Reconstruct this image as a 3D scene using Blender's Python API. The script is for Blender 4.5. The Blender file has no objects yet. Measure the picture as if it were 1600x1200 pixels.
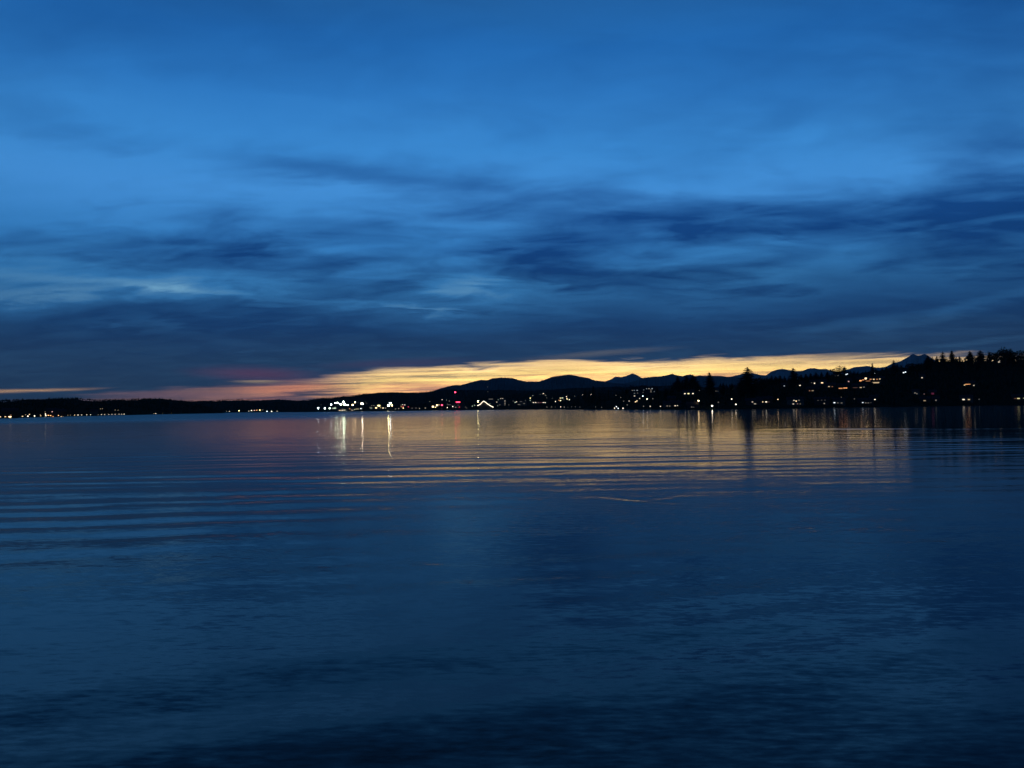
import bpy, bmesh, math, random
import numpy as np
from mathutils import Matrix, Vector

random.seed(7)
rng = np.random.default_rng(7)
scene = bpy.context.scene
COL = scene.collection

# ------------------------------------------------------------------ camera
CAM_H = 4.0
FPX = 1256.0                      # focal length in pixels of the 1600 wide photograph
PITCH = math.radians(1.71)
ROLL = math.radians(0.682)
f_ = np.array([0, math.cos(PITCH), math.sin(PITCH)])
r0 = np.array([1.0, 0, 0])
u0 = np.array([0, -math.sin(PITCH), math.cos(PITCH)])
r_ = math.cos(ROLL) * r0 - math.sin(ROLL) * u0
u_ = math.cos(ROLL) * u0 + math.sin(ROLL) * r0
cam_data = bpy.data.cameras.new('camera')
cam = bpy.data.objects.new('camera', cam_data)
COL.objects.link(cam)
cam_data.sensor_width = 36.0
cam_data.lens = 36.0 * FPX / 1600.0
cam_data.clip_start = 0.1
cam_data.clip_end = 200000.0
m = Matrix(((r_[0], u_[0], -f_[0], 0), (r_[1], u_[1], -f_[1], 0), (r_[2], u_[2], -f_[2], CAM_H), (0, 0, 0, 1)))
cam.matrix_world = m
scene.camera = cam

scene.view_settings.view_transform = 'Standard'
scene.view_settings.look = 'None'
scene.view_settings.exposure = 0.0
scene.view_settings.gamma = 1.0
scene.view_settings.use_curve_mapping = False
scene.render.engine = 'CYCLES'
cy = scene.cycles
cy.use_denoising = True
try:
    cy.denoiser = 'OPENIMAGEDENOISE'
    cy.denoising_input_passes = 'RGB_ALBEDO_NORMAL'
except Exception:
    pass
cy.max_bounces = 6
cy.diffuse_bounces = 2
cy.glossy_bounces = 3
cy.transmission_bounces = 2
cy.volume_bounces = 0
cy.sample_clamp_indirect = 0.0
cy.use_adaptive_sampling = False


def ray(px, py):
    d = f_ * FPX + r_ * (px - 800.0) + u_ * (600.0 - py)
    return d / np.linalg.norm(d)


def azel(px, py):
    d = ray(px, py)
    return math.degrees(math.atan2(d[0], d[1])), math.degrees(math.asin(d[2]))


def lin(r, g, b):
    def c(v):
        v = v / 255.0
        return v / 12.92 if v <= 0.04045 else ((v + 0.055) / 1.055) ** 2.4
    return (c(r), c(g), c(b), 1.0)


# ------------------------------------------------------------------ node helper
class NT:
    def __init__(self, tree):
        self.t = tree
        self.n = tree.nodes
        self.l = tree.links

    def new(self, typ, **kw):
        nd = self.n.new(typ)
        for k, v in kw.items():
            setattr(nd, k, v)
        return nd

    def put(self, sock, v):
        if v is None:
            return
        if isinstance(v, bpy.types.NodeSocket):
            self.l.new(v, sock)
        else:
            sock.default_value = v

    def math(self, op, a, b=None, c=None, clamp=False):
        nd = self.new('ShaderNodeMath', operation=op, use_clamp=clamp)
        self.put(nd.inputs[0], a)
        self.put(nd.inputs[1], b)
        self.put(nd.inputs[2], c)
        return nd.outputs[0]

    def add(self, a, b): return self.math('ADD', a, b)
    def sub(self, a, b): return self.math('SUBTRACT', a, b)
    def mul(self, a, b): return self.math('MULTIPLY', a, b)

    def smooth(self, v, lo, hi, a=0.0, b=1.0):
        nd = self.new('ShaderNodeMapRange', interpolation_type='SMOOTHSTEP')
        self.put(nd.inputs['Value'], v)
        self.put(nd.inputs['From Min'], lo)
        self.put(nd.inputs['From Max'], hi)
        self.put(nd.inputs['To Min'], a)
        self.put(nd.inputs['To Max'], b)
        return nd.outputs[0]

    def lerp(self, v, lo, hi, a=0.0, b=1.0, clamp=True):
        nd = self.new('ShaderNodeMapRange', interpolation_type='LINEAR', clamp=clamp)
        self.put(nd.inputs['Value'], v)
        self.put(nd.inputs['From Min'], lo)
        self.put(nd.inputs['From Max'], hi)
        self.put(nd.inputs['To Min'], a)
        self.put(nd.inputs['To Max'], b)
        return nd.outputs[0]

    def xyz(self, x, y, z=0.0):
        nd = self.new('ShaderNodeCombineXYZ')
        self.put(nd.inputs[0], x); self.put(nd.inputs[1], y); self.put(nd.inputs[2], z)
        return nd.outputs[0]

    def noise(self, vec, scale=1.0, detail=4.0, rough=0.5, dist=0.0, out=0, dim='3D'):
        nd = self.new('ShaderNodeTexNoise', noise_dimensions=dim)
        self.put(nd.inputs['Vector'], vec)
        nd.inputs['Scale'].default_value = scale
        nd.inputs['Detail'].default_value = detail
        nd.inputs['Roughness'].default_value = rough
        nd.inputs['Distortion'].default_value = dist
        return nd.outputs[out]

    def ramp(self, fac, stops, interp='LINEAR'):
        nd = self.new('ShaderNodeValToRGB')
        cr = nd.color_ramp
        cr.interpolation = interp
        while len(cr.elements) < len(stops):
            cr.elements.new(0.5)
        for e, (p, c) in zip(cr.elements, stops):
            e.position = p
        for e, (p, c) in zip(cr.elements, stops):
            e.color = c
        self.put(nd.inputs[0], fac)
        return nd.outputs[0]

    def curve(self, v, pts, lo, hi, ylo, yhi):
        """piecewise smooth function of v through pts, by a colour ramp used as a table"""
        t = self.lerp(v, lo, hi)
        st = [((x - lo) / (hi - lo), ((y - ylo) / (yhi - ylo),) * 3 + (1.0,)) for x, y in sorted(pts)]
        c = self.ramp(t, st, 'EASE')
        return self.lerp(c, 0.0, 1.0, ylo, yhi)

    def mix(self, fac, a, b, blend='MIX'):
        nd = self.new('ShaderNodeMix', data_type='RGBA', blend_type=blend)
        self.put(nd.inputs[0], fac)
        self.put(nd.inputs[6], a)
        self.put(nd.inputs[7], b)
        return nd.outputs[2]


# ------------------------------------------------------------------ sky (world)
world = bpy.data.worlds.new("World")
scene.world = world
world.use_nodes = True
W = NT(world.node_tree)
W.n.clear()
tc = W.new('ShaderNodeTexCoord')
sep = W.new('ShaderNodeSeparateXYZ')
W.l.new(tc.outputs['Generated'], sep.inputs[0])
dx, dy, dz = sep.outputs
az = W.mul(W.math('ARCTAN2', dx, dy), 57.29578)
el0 = W.mul(W.math('ARCSINE', dz), 57.29578)
# a cloud sheet overhead: directions projected onto a plane, so streaks close up towards the horizon
zz = W.add(W.math('ABSOLUTE', dz), 0.13)
px_ = W.math('DIVIDE', dx, zz)
py_ = W.math('DIVIDE', dy, zz)
plane = W.xyz(px_, py_, 0.0)
warp_a = W.noise(W.xyz(W.mul(px_, 0.8), W.mul(py_, 1.1), 3.7), 1.0, 5, 0.55)
warp_b = W.noise(W.xyz(W.mul(px_, 1.5), W.mul(py_, 3.4), 11.2), 1.3, 6, 0.6, 0.6)
wv = W.add(W.mul(W.sub(warp_a, 0.5), 3.0), W.mul(W.sub(warp_b, 0.5), 2.6))
hgt = W.smooth(el0, 1.0, 12.0, 0.25, 1.0)
el = W.add(el0, W.mul(wv, hgt))
azw = W.add(az, W.mul(W.sub(warp_b, 0.5), 14.0))
vec = W.xyz(azw, el, 0.0)

base = W.ramp(W.lerp(el, -2.0, 48.0), [
    (0.00, lin(56, 72, 92)),
    (0.04, lin(60, 88, 110)),
    (0.11, lin(54, 100, 142)),
    (0.16, lin(48, 110, 168)),
    (0.21, lin(56, 128, 190)),
    (0.27, lin(58, 136, 208)),
    (0.33, lin(72, 152, 228)),
    (0.39, lin(62, 144, 220)),
    (0.46, lin(48, 126, 203)),
    (0.53, lin(36, 110, 186)),
    (0.60, lin(34, 96, 160)),
    (0.68, lin(18, 58, 110)),
    (1.00, lin(6, 24, 54))])


PXD = math.degrees(1 / FPX)


def blob(px, py, hw, hh, tilt=0.0, soft=0.0, src=None):
    """soft elongated patch of cloud, centred where it stood over the far shore"""
    a, e = azel(px, py)
    mp = W.new('ShaderNodeMapping', vector_type='TEXTURE')
    W.put(mp.inputs['Vector'], src or vec)
    mp.inputs['Location'].default_value = (a, e, 0)
    mp.inputs['Rotation'].default_value = (0, 0, math.radians(tilt))
    mp.inputs['Scale'].default_value = (hw * PXD, hh * PXD, 1)
    ln = W.new('ShaderNodeVectorMath', operation='LENGTH')
    W.l.new(mp.outputs[0], ln.inputs[0])
    return W.smooth(ln.outputs['Value'], 1.5, soft)


# darker clouds, (px, py, half width, half height, tilt, amount)
darks = [
    (560, 283, 120, 15, -9, .42), (740, 303, 110, 18, -7, .6), (880, 318, 110, 16, -5, .4),
    (640, 330, 90, 8, -3, .25), (830, 378, 90, 14, 6, .6), (900, 366, 90, 16, 4, .45),
    (810, 425, 170, 15, 0, .55), (1040, 335, 120, 18, -4, .5), (1150, 348, 170, 24, 0, .5),
    (1330, 345, 170, 28, 2, .46), (1510, 328, 170, 22, 6, .36),
    (100, 384, 200, 14, -2, .45), (310, 392, 120, 14, 4, .5), (460, 408, 110, 14, -4, .4),
    (560, 440, 120, 16, -6, .3), (600, 455, 130, 10, 0, .35), (330, 345, 70, 9, 0, .2),
    (190, 232, 260, 12, -6, .3), (420, 254, 160, 12, -8, .3), (330, 50, 330, 50, -5, .25),
    (1450, 60, 360, 120, 0, .25), (1620, 200, 150, 200, 0, .35), (1240, 190, 200, 20, 0, .12),
    (1260, 425, 160, 14, 3, .3), (1000, 440, 130, 16, 0, .35), (560, 360, 120, 10, 2, .25),
    (150, 425, 150, 5, 1, .25),
]
D = None
for (x, y, hw, hh, tl, am) in darks:
    b = W.mul(blob(x, y, hw * 1.15, hh * 1.95, tl), am * .8)
    D = b if D is None else W.add(D, b)
# uneven streaks everywhere on the sheet
skew = W.add(py_, W.mul(px_, 0.10))
st1 = W.noise(W.xyz(W.mul(px_, 1.5), W.mul(skew, 2.4), 0.4), 1.0, 5, 0.52, 0.7)
st2 = W.noise(W.xyz(W.mul(px_, 3.6), W.mul(skew, 5.6), 5.4), 1.0, 5, 0.52, 0.9)
low = W.smooth(el0, 20.0, 10.0, 0.38, 1.0)
stk = W.mul(W.add(W.mul(W.sub(st1, 0.5), 1.7), W.mul(W.sub(st2, 0.5), 1.15)), low)
D = W.add(D, stk)
# the long cloud bank above the glow: its upper edge
edge_pts = [(-400, 520), (0, 500), (100, 478), (200, 460), (400, 456), (540, 474), (650, 497), (760, 500), (860, 480), (960, 468), (1080, 474), (1180, 462), (1300, 440), (1450, 424), (1600, 405), (2000, 400)]
eb = W.curve(az, [azel(x, y) for x, y in edge_pts], -60, 60, 0, 20)
bank_soft = W.curve(az, [azel(x, 500)[:1] + (s,) for x, s in [(-100, 1.6), (200, .9), (400, .8), (520, 1.5), (800, 1.8), (1000, 2.0), (1600, 2.8)]], -60, 60, 0, 4)
thick = W.mul(W.mul(W.smooth(el0, 4.0, 7.5), W.smooth(el0, 15.5, 10.5)), W.smooth(az, -24.0, 8.0, 0.05, 0.36))
D = W.add(D, thick)
elb = W.add(el, W.mul(stk, 2.2))
dlt = W.sub(elb, eb)
bank = W.smooth(W.math('DIVIDE', dlt, bank_soft), 1.0, -1.0)
bank = W.mul(bank, W.lerp(el0, 2.5, 6.0, 0.62, 0.86))
bank = W.mul(bank, W.lerp(W.add(W.mul(st1, .5), W.mul(st2, .5)), 0.36, 0.56, 0.72, 1.06))
D = W.math('MAXIMUM', W.add(D, W.mul(bank, 0.15)), bank)
D = W.math('MINIMUM', W.math('MAXIMUM', D, -0.25), 1.0)
# thin lighter wisps inside and over the bank
wisps = [(330, 449, 90, 6, 1, .75), (170, 440, 210, 24, 0, .5), (60, 470, 120, 11, 3, .5), (665, 483, 55, 10, -8, .7), (560, 470, 80, 8, 0, .25), (735, 452, 70, 14, -8, .65),
         (840, 455, 40, 6, 0, .25), (1475, 492, 130, 11, 13, .4), (1340, 505, 90, 9, 6, .25), (1215, 385, 60, 9, -6, .3), (1150, 440, 60, 9, 0, .22), (230, 507, 60, 9, -8, .28),
         (1370, 388, 80, 16, 0, .2), (690, 355, 100, 12, 0, .2), (390, 550, 16, 2.5, -4, .2), (1540, 535, 70, 3, 2, .35)]
Wp = None
for (x, y, hw, hh, tl, am) in wisps:
    b = W.mul(blob(x, y, hw, hh, tl), am)
    Wp = b if Wp is None else W.add(Wp, b)
D = W.sub(D, W.mul(Wp, W.lerp(st2, 0.3, 0.6, 0.6, 1.5)))
Dp = W.math('MAXIMUM', D, 0.0, clamp=False)
shade = W.mix(Dp, (1, 1, 1, 1), (0.11, 0.235, 0.37, 1))
sky = W.mix(1.0, base, shade, 'MULTIPLY')
lift = W.math('MAXIMUM', W.mul(D, -1.0), 0.0)
sky = W.mix(W.mul(lift, 0.6), sky, lin(128, 188, 226))

HAZE_GAIN = 2.45
# sunset band low over the hills
fine = W.noise(W.xyz(W.mul(az, 0.16), W.mul(W.sub(el0, W.mul(az, 0.012)), 2.6), 2.0), 1.0, 6, 0.6, 0.7)
fine2 = W.noise(W.xyz(W.mul(az, 0.07), W.mul(W.sub(el0, W.mul(az, 0.014)), 4.6), 8.0), 1.0, 5, 0.55, 0.5)
top_pts = [(-300, 640), (0, 628), (200, 612), (300, 602), (400, 596), (480, 590), (550, 580), (620, 573), (700, 570), (800, 566), (880, 562), (960, 563), (1050, 562), (1110, 556), (1200, 555), (1300, 556), (1400, 553), (1480, 552), (1600, 555), (1900, 570)]
et = W.curve(az, [azel(x, y) for x, y in top_pts], -60, 60, -4, 6)
ele = W.add(el0, W.mul(W.sub(fine, 0.5), 1.7))
dep = W.sub(et, ele)                                  # degrees below the cloud's lower edge
band = W.smooth(dep, -0.12, 0.42)
inten = W.curve(az, [azel(x, 580)[:1] + (s,) for x, s in [(-500, .0), (0, .12), (250, .16), (350, .22), (430, .34), (520, .60), (620, .88), (740, 1.0), (950, 1.0), (1150, .92), (1300, .85), (1450, .8), (1560, .62), (1800, .2), (2100, 0)]], -75, 75, 0, 1)
warm = W.ramp(W.lerp(dep, -0.1, 3.4), [
    (0.00, lin(205, 180, 145)), (0.14, lin(248, 208, 142)), (0.30, lin(255, 217, 132)), (0.44, lin(250, 192, 126)),
    (0.58, lin(226, 158, 120)), (0.76, lin(172, 124, 118)), (1.00, lin(120, 100, 114))])
pinkc = W.ramp(W.lerp(dep, -0.1, 2.2), [
    (0.00, lin(150, 110, 115)), (0.35, lin(232, 160, 118)), (0.55, lin(205, 135, 112)), (0.8, lin(130, 100, 108)), (1.00, lin(88, 84, 102))])
side = W.smooth(az, azel(600, 580)[0], azel(430, 580)[0])
glowc = W.mix(side, warm, pinkc)
bars = W.lerp(W.add(W.mul(fine, .5), W.mul(fine2, .5)), 0.40, 0.55, W.smooth(az, azel(450, 580)[0], azel(900, 580)[0], 0.12, 0.5), 1.0)
g = W.mul(W.mul(band, inten), bars)
# the air in front of the glow takes some of it away
gl = W.mix(1.0, glowc, (HAZE_GAIN, HAZE_GAIN, HAZE_GAIN, 1), 'MULTIPLY')
gl = W.mix(1.0, gl, (0.02, 0.045, 0.07, 1), 'SUBTRACT')
sky = W.mix(g, sky, gl)


def tint(sky, px, py, hw, hh, tl, am, col):
    v2 = W.xyz(az, W.add(el0, W.mul(W.sub(fine, 0.5), 0.5)), 0)
    return W.mix(W.mul(blob(px, py, hw, hh, tl, src=v2), am), sky, tuple(c * 1.25 for c in col[:3]) + (1,))


sky = tint(sky, 40, 611, 80, 2.6, 2.5, .72, lin(222, 176, 128))
sky = tint(sky, 400, 584, 85, 11, -2, .30, lin(138, 62, 84))
sky = tint(sky, 620, 568, 110, 7, 2, .22, lin(110, 74, 100))
sky = tint(sky, 402, 597, 34, 2.2, 0, .5, lin(200, 175, 130))
sky = tint(sky, 455, 607, 75, 6, 2, .6, lin(240, 150, 112))
sky = tint(sky, 300, 617, 120, 4, 0, .5, lin(140, 105, 115))
sky = tint(sky, 930, 553, 110, 5, 3, .30, lin(140, 135, 125))

# the half of the sky away from the sunset is darker
back = W.smooth(W.math('ABSOLUTE', W.sub(az, 0.0)), 16.0, 130.0, 1.0, 0.20)
sky = W.mix(1.0, sky, W.xyz(back, back, back), 'MULTIPLY')

# physical dusk sky under the painted cloud sheet: sun just below the horizon
nish = W.new('ShaderNodeTexSky', sky_type='NISHITA')
nish.sun_disc = False
nish.sun_elevation = math.radians(-5.0)
nish.sun_rotation = math.radians(5.0)
bg1 = W.new('ShaderNodeBackground')
W.put(bg1.inputs['Color'], sky)
bg1.inputs['Strength'].default_value = 1.0
bg2 = W.new('ShaderNodeBackground')
W.put(bg2.inputs['Color'], nish.outputs[0])
bg2.inputs['Strength'].default_value = 0.05
ads = W.new('ShaderNodeAddShader')
W.l.new(bg1.outputs[0], ads.inputs[0])
W.l.new(bg2.outputs[0], ads.inputs[1])
wo = W.new('ShaderNodeOutputWorld')
W.l.new(ads.outputs[0], wo.inputs['Surface'])
world.cycles.sampling_method = 'MANUAL'
world.cycles.sample_map_resolution = 1024


# ------------------------------------------------------------------ materials
def surf(name, col, rough=0.9, var=0.35, scale=0.05, spec=0.2):
    mt = bpy.data.materials.new(name)
    mt.use_nodes = True
    t = NT(mt.node_tree)
    p = t.n['Principled BSDF']
    tcx = t.new('ShaderNodeTexCoord')
    n = t.noise(tcx.outputs['Object'], scale, 5, 0.6)
    c0 = tuple(c * (1 - var) for c in col[:3]) + (1,)
    c1 = tuple(min(1, c * (1 + var)) for c in col[:3]) + (1,)
    t.put(p.inputs['Base Color'], t.ramp(n, [(0.3, c0), (0.7, c1)]))
    p.inputs['Roughness'].default_value = rough
    p.inputs['Specular IOR Level'].default_value = spec
    return mt


def lampmat(name, col, strength):
    mt = bpy.data.materials.new(name)
    mt.use_nodes = True
    p = mt.node_tree.nodes['Principled BSDF']
    p.inputs['Base Color'].default_value = (0.8, 0.8, 0.8, 1)
    p.inputs['Emission Color'].default_value = tuple(col) + (1,)
    p.inputs['Emission Strength'].default_value = strength
    return mt


M = {
    'forest': surf('forest_ground', (0.03, 0.045, 0.03), 1.0, .4, .02, 0),
    'mount': surf('hazed_forest', (0.11, 0.125, 0.135), 1.0, .3, .002, 0),  # paler and bluer than the near forest: distance haze put into the colour
    'rock': surf('hazed_rock', (0.24, 0.26, 0.29), 1.0, .5, .003, 0),  # rock lifted to pale blue-grey, painting in the haze of the far range
    'needle': surf('needles', (0.028, 0.045, 0.026), 0.9, .4, .4, 0.1),
    'leaf': surf('leaves', (0.045, 0.06, 0.03), 0.9, .4, .4, 0.1),
    'bark': surf('bark', (0.07, 0.055, 0.045), 0.95, .3, .6, 0.1),
    'wall_a': surf('grey_siding', (0.07, 0.075, 0.08), .8, .15, .3),
    'wall_b': surf('tan_siding', (0.09, 0.075, 0.06), .8, .15, .3),
    'wall_c': surf('white_siding', (0.16, 0.16, 0.155), .8, .12, .3),
    'roof': surf('roof_shingle', (0.06, 0.06, 0.065), .9, .3, .5),
    'frame': surf('window_frame', (0.12, 0.12, 0.12), .7, .1, 1),
    'metal': surf('pole_metal', (0.12, 0.125, 0.13), .5, .1, 1, .5),
    'concrete': surf('concrete', (0.12, 0.12, 0.12), .9, .2, .1),
    'darkpane': surf('dark_glass', (0.02, 0.025, 0.03), .1, .1, 1, .5),
    'wood': surf('weathered_wood', (0.1, 0.085, 0.07), .9, .3, 1),
}
LC = {'cold': (0.82, 0.93, 1.0), 'white': (1.0, 0.84, 0.62), 'green': (0.78, 1.0, 0.70), 'yellow': (1.0, 0.86, 0.38),
      'warm': (1.0, 0.70, 0.36), 'orange': (1.0, 0.40, 0.13), 'red': (1.0, 0.035, 0.09), 'pink': (1.0, 0.55, 0.5)}
_lm = {}


def glow(col, s):
    k = (col, s)
    if k not in _lm:
        _lm[k] = lampmat('light_%s' % col, LC[col], s)
    return _lm[k]


# ------------------------------------------------------------------ mesh helpers
def tag(o, label=None, cat=None, group=None, kind=None):
    if label: o['label'] = label
    if cat: o['category'] = cat
    if group: o['group'] = group
    if kind: o['kind'] = kind
    return o


def mesh_np(name, verts, faces, mat, smooth=False):
    me = bpy.data.meshes.new(name)
    me.from_pydata([tuple(v) for v in verts], [], [tuple(int(i) for i in f) for f in faces])
    me.update()
    if mat:
        me.materials.append(mat)
    if smooth:
        me.polygons.foreach_set('use_smooth', [True] * len(me.polygons))
    return me


def link(name, me, parent=None, loc=None):
    o = bpy.data.objects.new(name, me)
    COL.objects.link(o)
    if parent is not None:
        o.parent = parent
    if loc is not None:
        o.location = loc
    return o


def empty(name, loc, rz=0.0):
    o = bpy.data.objects.new(name, None)
    COL.objects.link(o)
    o.location = loc
    o.rotation_euler = (0, 0, rz)
    o.empty_display_size = 1
    return o


class MB:
    """collects simple shapes into one mesh"""
    def __init__(self):
        self.v, self.f = [], []

    def box(self, x0, x1, y0, y1, z0, z1):
        b = len(self.v)
        self.v += [(x0, y0, z0), (x1, y0, z0), (x1, y1, z0), (x0, y1, z0), (x0, y0, z1), (x1, y0, z1), (x1, y1, z1), (x0, y1, z1)]
        self.f += [(b, b + 3, b + 2, b + 1), (b + 4, b + 5, b + 6, b + 7), (b, b + 1, b + 5, b + 4), (b + 1, b + 2, b + 6, b + 5), (b + 2, b + 3, b + 7, b + 6), (b + 3, b, b + 4, b + 7)]
        return self

    def tube(self, p, q, ra, rb, n=6):
        p, q = Vector(p), Vector(q)
        d = (q - p).normalized()
        a = d.orthogonal().normalized()
        c = d.cross(a)
        b = len(self.v)
        for (o, r) in ((p, ra), (q, rb)):
            for i in range(n):
                t = 2 * math.pi * i / n
                self.v.append(tuple(o + a * (math.cos(t) * r) + c * (math.sin(t) * r)))
        for i in range(n):
            j = (i + 1) % n
            self.f.append((b + i, b + j, b + n + j, b + n + i))
        self.f.append(tuple(b + n + i for i in range(n)))
        self.f.append(tuple(b + n - 1 - i for i in range(n)))
        return self

    def prism(self, prof, y0, y1):
        """closed profile in x,z extruded along y"""
        b = len(self.v)
        n = len(prof)
        for y in (y0, y1):
            for (x, z) in prof:
                self.v.append((x, y, z))
        self.f.append(tuple(b + i for i in range(n)))
        self.f.append(tuple(b + n + n - 1 - i for i in range(n)))
        for i in range(n):
            j = (i + 1) % n
            self.f.append((b + i, b + n + i, b + n + j, b + j))
        return self

    def ball(self, c, r, sz=1.0):
        b = len(self.v)
        rings, seg = 3, 8
        self.v.append((c[0], c[1], c[2] + r * sz))
        for i in range(1, rings + 1):
            ph = math.pi * i / (rings + 1)
            for k in range(seg):
                t = 2 * math.pi * k / seg
                self.v.append((c[0] + r * math.sin(ph) * math.cos(t), c[1] + r * math.sin(ph) * math.sin(t), c[2] + r * sz * math.cos(ph)))
        self.v.append((c[0], c[1], c[2] - r * sz))
        e = len(self.v) - 1
        for k in range(seg):
            j = (k + 1) % seg
            self.f.append((b, b + 1 + k, b + 1 + j))
            for i in range(rings - 1):
                q = b + 1 + i * seg
                self.f.append((q + k, q + seg + k, q + seg + j, q + j))
            q = b + 1 + (rings - 1) * seg
            self.f.append((q + k, e, q + j))
        return self

    def mesh(self, name, mat):
        return mesh_np(name, self.v, self.f, mat)

    def build(self, name, mat, parent=None):
        return link(name, self.mesh(name, mat), parent)


# ------------------------------------------------------------------ water
def fbm_wave(x, y, seed, lam, n=7, spread=0.35, ang=0.0):
    """sum of long crested sines around one direction: smooth random field, about unit variance"""
    r = np.random.default_rng(seed)
    out = np.zeros_like(x)
    for i in range(n):
        l = lam * math.exp(r.normal(0, 0.27))
        a = ang + r.normal(0, spread)
        k = 2 * math.pi / l
        out += np.cos(k * (y * math.cos(a) - x * math.sin(a)) + r.uniform(0, 6.28))
    return out * math.sqrt(2.0 / n)


def blot(x, y, seed, lx, ly, n=8):
    r = np.random.default_rng(seed)
    out = np.zeros_like(x)
    for i in range(n):
        out += np.cos(2 * math.pi * (x / lx * r.normal(0, 1) + y / ly * r.normal(0, 1)) + r.uniform(0, 6.28))
    return np.clip(0.5 + 0.5 * out * math.sqrt(1.0 / n), 0, 1)


def make_water():
    a = np.concatenate([np.linspace(-180, -42, 24, endpoint=False), np.linspace(-42, 42, 800, endpoint=False), np.linspace(42, 180, 24, endpoint=False)])
    a = np.radians(a)
    depr = np.concatenate([np.linspace(60, 29, 12, endpoint=False), np.linspace(29, 9, 180, endpoint=False), np.linspace(9, 4, 150, endpoint=False), np.linspace(4, 0.55, 200)])
    r = np.concatenate([CAM_H / np.tan(np.radians(depr)), np.geomspace(450, 36000, 22)])
    A, R = np.meshgrid(a, r)
    x, y = R * np.sin(A), R * np.cos(A)
    h = np.zeros_like(x)
    # boat wake arriving from the left: long parallel crests
    th = np.radians(7.0 + 15.0 * np.clip((26 - y) / 12, 0, 1))
    s = y * np.cos(th) - x * np.sin(th)
    env = np.exp(-((s - 29) / 8.5) ** 2) * (1 / (1 + np.exp((x + 8.0) / 1.7)))
    ph = 2 * math.pi * s / 3.15 + 0.6 + 0.5 * np.sin(x * 0.21) + 0.35 * np.sin(x * 0.9 + s * 0.7)
    h += 0.028 * env * (np.sin(ph) + 0.22 * np.sin(2 * ph + 0.8)) * (0.5 + 0.6 * blot(x, y, 44, 9, 5))
    env2 = np.exp(-((s - 17) / 7.5) ** 2) * blot(x, y, 5, 16, 14)
    h += 0.0078 * env2 * np.sin(2 * math.pi * s / 2.5 + 1.1 + 0.9 * np.sin(x * 0.33 + 1))
    # broad slow undulation near the camera
    h += 0.0042 * fbm_wave(x, y, 2, 4.2, 8, 0.16, math.radians(18)) * np.exp(-(R / 26) ** 2) * blot(x, y, 8, 20, 12)
    sn = y * math.cos(math.radians(21)) - x * math.sin(math.radians(21))
    h += 0.013 * np.exp(-((R - 12.5) / 4.2) ** 2) * np.sin(2 * math.pi * sn / 3.3 + 1.4 * np.sin(x * 0.17 + 2) + 0.6 * np.sin(x * 0.51)) * (0.35 + 0.9 * blot(x, y, 61, 9, 7))
    # low swell further out, crests nearly parallel to the far shore
    far = 1 / (1 + np.exp(-(R - 42) / 9))
    h += 0.0095 * far * fbm_wave(x, y, 11, 5.0, 10, 0.055, math.radians(3)) * (0.35 + 0.8 * blot(x, y, 15, 60, 45))
    h += 0.0035 * far * fbm_wave(x, y, 12, 2.5, 9, 0.12, math.radians(2)) * (0.3 + 0.9 * blot(x, y, 25, 30, 26))
    # small animal's wake, a flat V of ripples in mid water
    for (p, q, w) in (((930, 776), (1012, 785), 1.0), ((1012, 783), (1068, 774), 0.8), ((1005, 784), (1060, 788), 0.6)):
        P = [np.array(ray(*c)) for c in (p, q)]
        P = [c[:2] * (CAM_H / -c[2]) for c in P]
        d = P[1] - P[0]
        L = np.linalg.norm(d)
        d /= L
        u = (x - P[0][0]) * d[0] + (y - P[0][1]) * d[1]
        v = (x - P[0][0]) * -d[1] + (y - P[0][1]) * d[0]
        e = np.exp(-(v / 0.50) ** 2) * np.clip(u / 0.4, 0, 1) * np.clip((L - u) / 0.4, 0, 1)
        h += w * -0.046 * v * e * (0.75 + 0.5 * np.sin(u * 9 + 1) * np.sin(u * 3.7))
    # one long low wake line crossing the sheltered water on the right
    P = [np.array(ray(*c)) for c in ((1150, 670), (1640, 669))]
    P = [c[:2] * (CAM_H / -c[2]) for c in P]
    d = P[1] - P[0]
    L = np.linalg.norm(d)
    d /= L
    u = (x - P[0][0]) * d[0] + (y - P[0][1]) * d[1]
    v = (x - P[0][0]) * -d[1] + (y - P[0][1]) * d[0] + 1.5 * np.sin(u * 0.05)
    h += 0.10 * np.exp(-(v / 3.2) ** 2) * np.clip(u / 20, 0, 1) * (0.8 + 0.3 * np.sin(u * 0.13))
    h *= np.clip((430 - R) / 260, 0, 1)
    nr, nc = x.shape
    verts = np.stack([x, y, h], -1).reshape(-1, 3)
    idx = np.arange(nr * nc).reshape(nr, nc)
    i00 = idx[:-1, :]; i10 = idx[1:, :]
    i01 = np.roll(i00, -1, 1); i11 = np.roll(i10, -1, 1)
    faces = np.stack([i00, i01, i11, i10], -1).reshape(-1, 4)
    me = bpy.data.meshes.new('water')
    # centre cap
    verts = np.vstack([verts, [[0, 0, 0]]])
    cidx = len(verts) - 1
    tri = np.stack([np.full(nc, cidx), np.roll(idx[0], -1), idx[0]], -1)
    nv, nq, ntri = len(verts), len(faces), len(tri)
    me.vertices.add(nv)
    me.vertices.foreach_set('co', verts.astype(np.float32).ravel())
    me.loops.add(nq * 4 + ntri * 3)
    me.loops.foreach_set('vertex_index', np.concatenate([faces.ravel(), tri.ravel()]).astype(np.int32))
    me.polygons.add(nq + ntri)
    me.polygons.foreach_set('loop_start', np.concatenate([np.arange(nq) * 4, nq * 4 + np.arange(ntri) * 3]).astype(np.int32))
    me.polygons.foreach_set('use_smooth', np.ones(nq + ntri, bool))
    me.update(calc_edges=True)
    me.validate()
    if me.polygons[nq // 2].normal.z < 0:
        me.flip_normals()
    return me


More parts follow.
